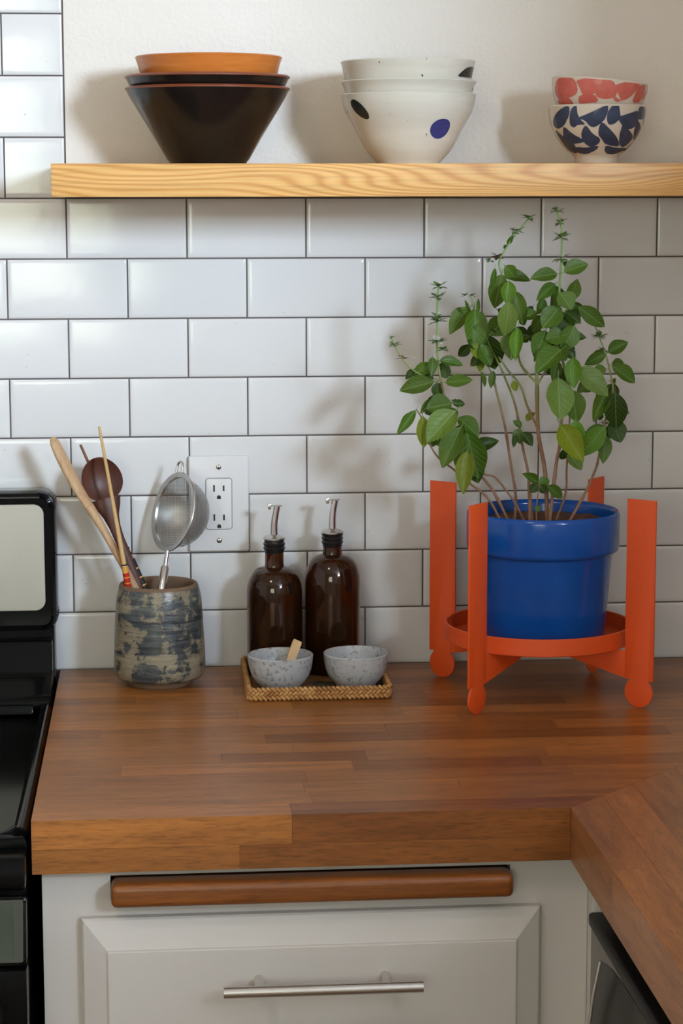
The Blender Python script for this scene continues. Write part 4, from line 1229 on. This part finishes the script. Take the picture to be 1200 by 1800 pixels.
# bamboo chopstick, red-banded
A, B = (0.0905, -0.0955, ZF), (0.0400, -0.1000, 1.2525)
s = stick('chopstick', [A, B], (0.0042, 0.0017), MAT['bamboo'])
tag(s, 'pale bamboo chopstick with red bands standing in the crock', 'chopstick', 'chopsticks in the crock')
bands(s, A, B, [(0.10, 0.405, 0.00425, MAT['red'], 'red_band'), (0.405, 0.430, 0.0040, MAT['gold'], 'gold_band'), (0.436, 0.441, 0.0040, MAT['slot'], 'dark_line'),
                (0.330, 0.334, 0.0044, MAT['gold'], 'gold_line'), (0.362, 0.366, 0.0044, MAT['gold'], 'gold_line'), (0.385, 0.389, 0.0044, MAT['gold'], 'gold_line'), (0.300, 0.304, 0.0044, MAT['gold'], 'gold_line')])
A, B = (0.1370, -0.0735, ZF), (0.0140, -0.0440, 1.2235)
s = stick('chopstick', [A, B], (0.0042, 0.0017), MAT['brownstick'])
tag(s, 'brown wooden chopstick with black bands behind the dark spoon', 'chopstick', 'chopsticks in the crock')
bands(s, A, B, [(0.10, 0.485, 0.0041, MAT['slot'], 'black_band'), (0.505, 0.513, 0.0036, MAT['slot'], 'dark_line'), (0.53, 0.536, 0.0035, MAT['slot'], 'dark_line'),
                (0.40, 0.406, 0.0043, MAT['gold'], 'gold_line'), (0.44, 0.446, 0.0043, MAT['gold'], 'gold_line'), (0.365, 0.371, 0.0043, MAT['gold'], 'gold_line')])
# pale spatula, seen nearly edge-on
P = [(0.1310, -0.0880, ZF), (0.0785, -0.0865, 1.050), (0.0575, -0.0870, 1.091), (0.0415, -0.0880, 1.1215), (0.0250, -0.0880, 1.150), (0.0085, -0.0860, 1.178), (-0.0075, -0.0830, 1.210), (-0.0165, -0.0810, 1.230), (-0.0195, -0.0800, 1.2375)]
path = smooth_path(P, 5)
def keyed(keys, m):
    out = []
    for i in range(m):
        t = i / (m - 1) * (len(keys) - 1); k = min(int(t), len(keys) - 2)
        out.append(keys[k] + (keys[k + 1] - keys[k]) * (t - k))
    return out
R = keyed([0.0050, 0.0052, 0.0052, 0.0056, 0.0070, 0.0082, 0.0086, 0.0074, 0.0030], len(path))
root = empty('wooden_spatula', P[0])
tag(root, 'pale beech wooden spatula leaning left out of the crock', 'spatula')
hb = len(path) * 4 // 8
tube('handle', [p - Vector(P[0]) for p in path[:hb + 1]], R[:hb + 1], MAT['beech'], root, 14, flat=0.75, flat_dir=(0.6, -0.75, 0.3))
tube('blade', [p - Vector(P[0]) for p in path[hb:]], R[hb:], MAT['beech'], root, 14, flat=0.5, flat_dir=(0.6, -0.75, 0.3))
# dark spoon
P = [(0.1220, -0.0740, ZF), (0.0855, -0.0735, 1.0435), (0.0660, -0.0725, 1.095), (0.0570, -0.0715, 1.120), (0.0525, -0.0705, 1.134), (0.0490, -0.0680, 1.146), (0.0462, -0.0655, 1.156)]
path = smooth_path(P, 5)
root = empty('wooden_spoon', P[0])
tag(root, 'dark red-brown wooden spoon with a round bowl standing in the crock', 'spoon')
tube('handle', [p - Vector(P[0]) for p in path], keyed([0.0052, 0.0055, 0.0062, 0.0075, 0.0105, 0.0160, 0.0195], len(path)), MAT['walnut'], root, 18, flat=0.42, flat_dir=(0.15, -1, 0.25))
# bowl: shallow oval cup
ax = Vector((-0.34, 0.03, 0.94)).normalized()
nrm = Vector((0.10, -1, 0.30)); nrm = (nrm - ax * ax.dot(nrm)).normalized()
sd = ax.cross(nrm)
cen = Vector((0.0420, -0.0700, 1.1795)) - Vector(P[0])
v, f = [], []
NR, NA = 7, 40
def cup_pt(rr, a, depth, lift):
    e = 0.0288 + 0.0022 * math.cos(a)
    return cen + ax * (math.cos(a) * rr * e) + sd * (math.sin(a) * rr * 0.0262) - nrm * (depth * (1 - rr ** 2.2) - lift)
for side, (dp, lf) in enumerate(((0.009, 0.0), (0.0125, -0.0028))):
    for i in range(NR + 1):
        rr = i / NR
        for k in range(NA):
            v.append(cup_pt(max(rr, 0.001), 2 * math.pi * k / NA, dp, lf if i < NR else lf))
S = (NR + 1) * NA
for side in (0, 1):
    for i in range(NR):
        for k in range(NA):
            a = side * S + i * NA + k; b = side * S + i * NA + (k + 1) % NA
            f.append((a, b, b + NA, a + NA))
for k in range(NA):
    a = NR * NA + k; b = NR * NA + (k + 1) % NA
    f.append((a, b, b + S, a + S))
mesh_obj('spoon_bowl', v, f, MAT['walnut'], root, True, 50)

# wire strainer
foot = Vector((0.0980, -0.1210, ZF))
e1 = (Vector((0.1418, -0.050, 1.200)) - foot).normalized()
nn = Vector((-0.86, -0.50, 0.05)); nn = (nn - e1 * e1.dot(nn)).normalized()
e2 = e1.cross(nn)
st = empty('wire_strainer', foot)
tag(st, 'small stainless wire-mesh strainer standing in the crock by the outlet', 'strainer')
cen = Vector((0.1315, -0.0720, 1.1395))
cen = foot + e1 * (cen - foot).dot(e1)
RS = 0.0470
c0 = cen - foot
v, f = [], []
NA = 56
sec = [(RS - 0.0015, 0.0), (RS + 0.0045, 0.0012), (RS + 0.0052, 0.0), (RS + 0.0045, -0.0012), (RS - 0.0005, -0.0018), (RS - 0.0022, -0.0030)]
for k in range(NA):
    a = 2 * math.pi * k / NA
    d = e1 * math.cos(a) + e2 * math.sin(a)
    for r, hgt in sec:
        v.append(c0 + d * r + nn * hgt)
m = len(sec)
for k in range(NA):
    for i in range(m):
        A = k * m + i; B = k * m + (i + 1) % m
        C2 = ((k + 1) % NA) * m + (i + 1) % m; D = ((k + 1) % NA) * m + i
        f.append((A, B, C2, D))
mesh_obj('rim', v, f, MAT['steel'], st, True, 50)
v, f = [], []
NR = 14
for i in range(NR + 1):
    t = i / NR * math.pi / 2
    for k in range(NA):
        a = 2 * math.pi * k / NA
        d = e1 * math.cos(a) + e2 * math.sin(a)
        v.append(c0 + d * (RS - 0.001) * max(math.cos(t), 0.001) - nn * (0.0015 + 0.045 * math.sin(t)))
for i in range(NR):
    for k in range(NA):
        A = i * NA + k; B = i * NA + (k + 1) % NA
        f.append((A, B, B + NA, A + NA))
tag(mesh_obj('mesh_bowl', v, f, MAT['gauze'], st, True, 80), 'fine wire mesh bowl')
top = c0 + e1 * (RS + 0.003)
loop = [top - e2 * 0.0065, top - e2 * 0.0070 + e1 * 0.006, top - e2 * 0.0055 + e1 * 0.0125, top + e1 * 0.0158, top + e2 * 0.0055 + e1 * 0.0125, top + e2 * 0.0070 + e1 * 0.006, top + e2 * 0.0065]
tube('hook', smooth_path(loop, 5), 0.0016, MAT['steel'], st, 8)
bot = c0 - e1 * (RS + 0.003)
hd = (bot.length)
tube('neck', [bot, bot - e1 * 0.024], 0.0027, MAT['chrome'], st, 12)
tube('handle', [bot - e1 * 0.020, bot - e1 * 0.0225, Vector((0, 0, 0)) + e1 * 0.002, Vector((0, 0, 0))], [0.0040, 0.0056, 0.0056, 0.0040], MAT['chrome'], st, 18)

# ------------------------------------------------------------------ woven tray, oil bottles, pinch bowls
TX0, TX1, TY0, TY1 = 0.2185, 0.3995, -0.2085, -0.0160
tr = empty('woven_tray', ((TX0 + TX1) / 2, (TY0 + TY1) / 2, ZC), (0, 0, 0.004))
tag(tr, 'rectangular woven straw tray under the bottles and grey bowls', 'tray')
hw, hd_ = (TX1 - TX0) / 2, (TY1 - TY0) / 2
box('tray_floor', (-hw + 0.004, -hd_ + 0.004, 0.0), (hw - 0.004, hd_ - 0.004, 0.0038), MAT['strawfloor'], tr, 0.0012)
# braided rim: stacked plaited cords with slanting strands
bm = bmesh.new()
perim = rrect(-hw + 0.003, hw - 0.003, -hd_ + 0.003, hd_ - 0.003, 0.008, 4)
L = [Vector((a, b, 0)) for a, b in perim]
L.append(L[0])
seglen = [(L[i + 1] - L[i]).length for i in range(len(L) - 1)]
tot = sum(seglen)
def at(s):
    s %= tot
    for i, q in enumerate(seglen):
        if s <= q:
            return L[i].lerp(L[i + 1], s / q), (L[i + 1] - L[i]).normalized()
        s -= q
    return L[-1], Vector((1, 0, 0))
v, f = [], []
step = 0.0058
n = int(tot / step)
for row in range(3):
    zc = 0.0036 + row * 0.0052
    for k in range(n):
        p, t = at((k + 0.5 * (row % 2)) * step)
        o_ = Vector((t.y, -t.x, 0))
        sl = 0.0026 if row % 2 else -0.0026
        d = (t * 0.0030 + Vector((0, 0, sl))).normalized()
        c = p + Vector((0, 0, zc)) + o_ * (0.0006 * (k % 2))
        b = len(v)
        u = d.cross(o_).normalized()
        for w_ in (-1, 1):
            for q in range(5):
                a = 2 * math.pi * q / 5
                v.append(c + d * (w_ * 0.0030) + o_ * (math.cos(a) * 0.0032) + u * (math.sin(a) * 0.0022))
        v.append(c - d * 0.0048); v.append(c + d * 0.0048)
        for q in range(5):
            r_ = (q + 1) % 5
            f += [(b + q, b + r_, b + 5 + r_, b + 5 + q), (b + r_, b + q, b + 10), (b + 5 + q, b + 5 + r_, b + 11)]
o = mesh_obj('braided_rim', v, f, MAT['straw'], tr, True, 80)
o['kind'] = 'stuff'

def bottle(x, y, body_h, neck_z, coll_z, tip_z, liq, liqmat, label, lean_x, ribs):
    z0 = ZC + 0.0042
    r = empty('oil_bottle', (x, y, z0))
    tag(r, label, 'bottle', 'amber bottles on the woven tray')
    bh = body_h - z0; nz = neck_z - z0; cz = coll_z - z0; tz = tip_z - z0
    R_ = 0.0360
    out = [(0.020, 0.0012), (0.0300, 0.0), (0.0345, 0.0020), (R_, 0.0060), (R_, bh)]
    for k in range(1, 9):
        a = math.pi / 2 * k / 9
        out.append((0.0138 + (R_ - 0.0138) * math.cos(a) ** 0.9, bh + (nz - bh) * math.sin(a)))
    out += [(0.0128, nz + 0.001), (0.0122, nz + 0.006), (0.0122, cz - 0.006), (0.0130, cz - 0.003)]
    inn = [(max(q[0] - 0.0024, 0.004), q[1] + (0.0022 if q[1] < 0.01 else 0)) for q in out]
    lathe('glass', [(0, 0.0025)] + out + list(reversed(inn)) + [(0, 0.0050)], MAT['amber'], r, 56)
    lp = [(0, 0.0056)] + [(max(q[0] - 0.0004, 0.003), q[1] + 0.0006) for q in inn if 0.005 < q[1] + 0.0006 < liq - z0]
    rl = lp[-1][0]
    lp += [(rl, liq - z0), (0, liq - z0)]
    lathe('liquid', lp, liqmat, r, 48)
    cp = [(0.0105, cz - 0.016)]
    for k in range(ribs):
        zz = cz - 0.0135 + k * 0.0052
        cp += [(0.0134, zz), (0.0143, zz + 0.0012), (0.0143, zz + 0.0026), (0.0130, zz + 0.0038)]
    cp = [(0.0124, cz - 0.018)] + cp[1:] + [(0.0128, cz - 0.0006)]
    lathe('threaded_collar', cp, MAT['rubber'], r, 40)
    pr = empty('pourer', (0, 0, cz)); pr.parent = r
    bpy.data.objects.remove(pr)
    ps = lathe('pourer_base', [(0, cz - 0.001), (0.0130, cz - 0.001), (0.0146, cz), (0.0146, cz + 0.0016), (0.0120, cz + 0.0036), (0.0060, cz + 0.0052), (0.0050, cz + 0.0060), (0, cz + 0.0060)], MAT['steel'], r, 40)
    path = smooth_path([(0, 0, cz + 0.004), (0.0002, 0, cz + 0.018), (0.0018 + lean_x, 0, cz + 0.030), (0.0042 + lean_x, 0, tz - 0.001)], 5)
    tube('spout', path, keyed([0.0050, 0.0046, 0.0043, 0.0043], len(path)), MAT['chrome'], ps, 16)
    tp = path[-1]
    # hinged flap lying across the mouth and hanging to the left
    bm = bmesh.new()
    add_box(bm, (tp.x - 0.0090, -0.0042, tp.z + 0.0003), (tp.x + 0.0062, 0.0042, tp.z + 0.0014), 0.0004, 1)
    add_box(bm, (tp.x - 0.0122, -0.0036, tp.z - 0.0042), (tp.x - 0.0082, 0.0036, tp.z + 0.0032), 0.0012, 2)
    bm_obj('flap', bm, MAT['chrome'], ps)
    return r
bottle(0.2608, -0.0660, 1.0310, 1.0640, 1.1010, 1.1445, 1.0480, MAT['syrup'], 'amber glass bottle with steel pourer, filled up with dark red-brown liquid', 0.0, 2)
bottle(0.3362, -0.0640, 1.0430, 1.0790, 1.1075, 1.1510, 1.0120, MAT['oil'], 'amber glass bottle with steel pourer, half filled with dark liquid', -0.0004, 3)

def pinch_bowl(x, y, s, label):
    r = empty('pinch_bowl', (x, y, ZC + 0.0042))
    tag(r, label, 'bowl', 'speckled grey pinch bowls on the tray')
    P_ = [(0.0245, 0.0), (0.0262, 0.0035), (0.0310, 0.0085), (0.0362, 0.0160), (0.0390, 0.0240), (0.0405, 0.0330), (0.0414, 0.0420)]
    P_ = [(a * s, b) for a, b in P_]
    lathe('bowl_body', cup(P_, 0.0030, 0.0050), MAT['speckle'], r, 64)
    return r
pinch_bowl(0.2632, -0.1500, 1.0, 'small speckled grey bowl holding a wooden stick, on the woven tray')
pinch_bowl(0.3590, -0.1480, 0.995, 'empty small speckled grey bowl on the woven tray')
A = Vector((0.2650, -0.158, ZC + 0.0125)); B = Vector((0.2862, -0.134, ZC + 0.0605))
sc = empty('wooden_paddle', A)
tag(sc, 'short flat wooden paddle resting in the speckled grey bowl', 'spoon')
d = (B - A)
prism_v = []
ux = d.normalized(); wdir = Vector((0.9, 0.1, -0.4)); wdir = (wdir - ux * wdir.dot(ux)).normalized(); td = ux.cross(wdir)
v, f = [], []
for t, w_ in ((0, 0.0050), (0.5, 0.0054), (0.93, 0.0060), (1.0, 0.0052)):
    for a, b in ((-1, -1), (1, -1), (1, 1), (-1, 1)):
        v.append(d * t + wdir * (w_ * a) + td * (0.0017 * b))
for k in range(3):
    for i in range(4):
        j = (i + 1) % 4
        f.append((4 * k + i, 4 * k + j, 4 * k + 4 + j, 4 * k + 4 + i))
f += [(3, 2, 1, 0), (12, 13, 14, 15)]
mesh_obj('paddle', v, f, MAT['bamboo'], sc, True, 30)

# ------------------------------------------------------------------ plant stand, pot and basil
SX, SY = 0.5850, -0.1865
stand = empty('plant_stand', (SX, SY, CT))
tag(stand, 'orange metal plant stand with four flat legs and round feet', 'plant stand')
TH_ = 0.0028
def plate(name, poly, ang, mat, parent):
    """flat metal plate standing in a vertical plane through the stand's axis; poly=(radial, height)"""
    o = prism(name, poly, 'y', -TH_ / 2, TH_ / 2, mat, parent, 0.0005)
    o.rotation_euler = (0, 0, math.radians(ang))
    return o
R0, LW = 0.1435, 0.0195
leg_poly = [(R0 - LW, 0.2565), (R0 + LW, 0.2565), (R0 + LW, 0.0345), (R0 + 0.0130, 0.0345)]
for k in range(25):
    a = math.radians(47 - k * (274 / 24))
    leg_poly.append((R0 + 0.0190 * math.cos(a), 0.0192 + 0.0190 * math.sin(a)))
leg_poly += [(R0 - 0.0130, 0.0345), (R0 - LW, 0.0345)]
angs = (139.0, 229.5, -41.0, 49.5)
for a in angs:
    plate('leg', leg_poly, a, MAT['orange'], stand)
for n_, a in enumerate((139.0, 229.5)):
    zt = 0.0690
    nz = 0.058 if n_ == 0 else 0.0575
    plate('cross_brace', [(-R0 + LW - 0.0004, zt), (R0 - LW + 0.0004, zt), (R0 - LW + 0.0004, 0.0350), (0.012, nz), (-0.012, nz), (-R0 + LW - 0.0004, 0.0350)], a, MAT['orange'], stand)
DR = 0.1165
lathe('dish', [(0, 0.0694), (DR - 0.001, 0.0694), (DR, 0.0704), (DR, 0.0905), (DR - 0.0008, 0.0912), (DR - 0.0020, 0.0912), (DR - 0.0026, 0.0905), (DR - 0.0026, 0.0722), (DR - 0.004, 0.0714), (0, 0.0714)], MAT['orange'], stand, 96)
PX, PY = 0.5895, -0.1870
pot = empty('flower_pot', (PX, PY, CT + 0.0717))
tag(pot, 'glossy cobalt blue ceramic flower pot standing in the orange stand', 'plant pot')
PH = 1.1525 - (CT + 0.0717)
RB = PH - 0.0505
pp = [(0, 0.003), (0.0740, 0.003), (0.0755, 0.0), (0.0775, 0.0012), (0.0784, 0.004), (0.0862, RB - 0.003), (0.0868, RB - 0.001), (0.0905, RB), (0.0938, RB + 0.0022), (0.0948, RB + 0.0060), (0.0952, PH - 0.006), (0.0946, PH - 0.0020), (0.0925, PH), (0.0898, PH - 0.0015), (0.0888, PH - 0.006), (0.0868, PH - 0.040), (0.0800, 0.03), (0, 0.028)]
lathe('pot_body', pp, MAT['blue'], pot, 96, angle=50)
v, f = [], []
NR, NA = 10, 40
sr = random.Random(2)
for i in range(NR + 1):
    for k in range(NA):
        a = 2 * math.pi * k / NA; r = 0.0868 * max(i / NR, 0.003)
        v.append((r * math.cos(a), r * math.sin(a), 1.1385 - (CT + 0.0717) + (sr.uniform(-0.0022, 0.0022) if i < NR else -0.002)))
for i in range(NR):
    for k in range(NA):
        A = i * NA + k; B = i * NA + (k + 1) % NA
        f.append((A, B, B + NA, A + NA))
mesh_obj('soil', v, f, MAT['soil'], pot, True, 180)

basil = empty('basil_plant', (PX, PY, 1.139))
tag(basil, 'flowering green basil plant growing in the blue pot', 'plant')
BO = Vector(basil.location)
for P, r0, r1 in STEMS:
    pts = [Vector(p) for p in P]
    if abs(pts[0].z - 1.1415) < 0.006:
        pts[0].z = 1.130
    path = smooth_path(pts, 5)
    m = len(path)
    rr = [0.001 * (r0 + (r1 - r0) * i / (m - 1)) * (1.22 if i % 9 == 4 and i > 3 else 1.0) for i in range(m)]
    o = tube('stem', path, rr, MAT['stem'], basil, 8)
    o.location = -BO

def leaf_mesh(curl, cup_, wav):
    """unit leaf: length 1 along +y from its stalk, half-width 0.5 in x"""
    v, f = [], []
    N, MX = 10, (-1, -0.55, 0, 0.55, 1)
    for i in range(N + 1):
        t = i / N
        w = 0.5 * (math.sin(math.pi * min(1, t ** 0.90)) ** 0.80) * (1 - 0.06 * t)
        if i in (0, N):
            w = 0.012
        for s in MX:
            x = s * w
            z = cup_ * abs(s) * w * 1.2 - curl * t * t + wav * math.sin(t * 19 + s * 2) * abs(s) * 0.35
            v.append((x, t, z))
    for i in range(N):
        for k in range(4):
            a = i * 5 + k
            f.append((a, a + 1, a + 6, a + 5))
    # stalk
    b = len(v)
    v += [(-0.02, 0.02, 0), (0.02, 0.02, 0), (0.016, -0.16, 0.03), (-0.016, -0.16, 0.03), (0, 0.02, -0.03), (0, -0.16, 0.0)]
    f += [(b, b + 1, b + 2, b + 3), (b + 1, b + 4, b + 5, b + 2), (b + 4, b, b + 3, b + 5)]
    me = bpy.data.meshes.new('leaf')
    me.from_pydata(v, [], f)
    finish(me, True, 180)
    me.materials.append(MAT['leaf'])
    return me
LM = [leaf_mesh(0.16, 0.34, 0.03), leaf_mesh(0.28, 0.20, 0.05), leaf_mesh(0.05, 0.45, 0.03), leaf_mesh(0.36, 0.30, 0.04), leaf_mesh(-0.08, 0.25, 0.05)]
TINT = {'n': lin(84, 116, 32), 'd': lin(54, 82, 22), 'y': lin(128, 142, 24), 'b': lin(102, 148, 30), 'p': lin(112, 140, 62)}
lr = random.Random(21)
EXTRA = []
for B, T, w, tn in LEAVES:
    if w > 0.0145 and lr.random() < 0.62:
        B2 = Vector(B) + Vector((lr.uniform(-0.008, 0.008), lr.uniform(0.012, 0.03), lr.uniform(-0.006, 0.010)))
        d2 = Vector((lr.uniform(-1, 1), lr.uniform(-0.4, 0.3), lr.uniform(-1.1, 0.35))).normalized() * (w * lr.uniform(0.9, 1.35))
        EXTRA.append((tuple(B2), tuple(B2 + d2), w * lr.uniform(0.55, 0.8), lr.choice('ddn')))
for B, T, w, tn in LEAVES + EXTRA:
    B = Vector(B); T = Vector(T)
    d = T - B
    Ld = d.length * 1.08
    yv = d.normalized()
    n = Vector((lr.uniform(-0.35, 0.35), -1.0, 0.42 + lr.uniform(-0.2, 0.3)))
    n = (n - yv * n.dot(yv)).normalized()
    xv = yv.cross(n)
    me = LM[lr.randrange(5)]
    o = bpy.data.objects.new('leaf', me)
    sx = w * 1.08
    Mx = Matrix(((xv.x * sx, yv.x * Ld, n.x * Ld * 0.8, B.x - BO.x), (xv.y * sx, yv.y * Ld, n.y * Ld * 0.8, B.y - BO.y), (xv.z * sx, yv.z * Ld, n.z * Ld * 0.8, B.z - BO.z), (0, 0, 0, 1)))
    link(o, basil)
    o.matrix_local = Mx
    c = TINT[tn]; q = lr.uniform(0.85, 1.18)
    o.color = (min(1, c[0] * q * lr.uniform(0.9, 1.12)), min(1, c[1] * q), min(1, c[2] * q * lr.uniform(0.85, 1.1)), 1)

# small flower whorls along the tips
def whorl(pos, s, kind):
    v, f, vp, fp = [], [], [], []
    def blade(V, F, d, L_, W_, lift):
        d = d.normalized(); sd_ = d.cross(Vector((0, 0, 1))).normalized()
        b = len(V)
        V += [Vector((0, 0, 0)), d * L_ * 0.5 + sd_ * W_ + Vector((0, 0, lift)), d * L_ + Vector((0, 0, lift * 0.4)), d * L_ * 0.5 - sd_ * W_ + Vector((0, 0, lift)), d * L_ * 0.5 + Vector((0, 0, lift * 0.3))]
        F += [(b, b + 1, b + 4), (b + 1, b + 2, b + 4), (b + 2, b + 3, b + 4), (b + 3, b, b + 4)]
    k = 9 if kind != 'b' else 8
    for i in range(k):
        a = 2 * math.pi * i / k + lr.uniform(-0.3, 0.3)
        d = Vector((math.cos(a), math.sin(a), lr.uniform(-0.5, 0.7)))
        blade(v, f, d, 0.0130 * s * lr.uniform(0.7, 1.15), 0.0038 * s, 0.0016 * s)
    o = mesh_obj('flower_whorl', v, f, MAT['drybract' if kind in ('b', 'b2') else 'bract'], basil, False)
    o.location = Vector(pos) - BO
    if kind == 'w':
        for i in range(6):
            a = 2 * math.pi * i / 6 + lr.uniform(-0.3, 0.3)
            blade(vp, fp, Vector((math.cos(a), math.sin(a), lr.uniform(-0.6, 0.9))), 0.0125 * s * lr.uniform(0.6, 1.1), 0.0034 * s, 0.001 * s)
        tag(mesh_obj('petals', vp, fp, MAT['petal'], o, False), 'tiny white petals')
for pos, s, kind in WHORLS:
    whorl(pos, s, kind)
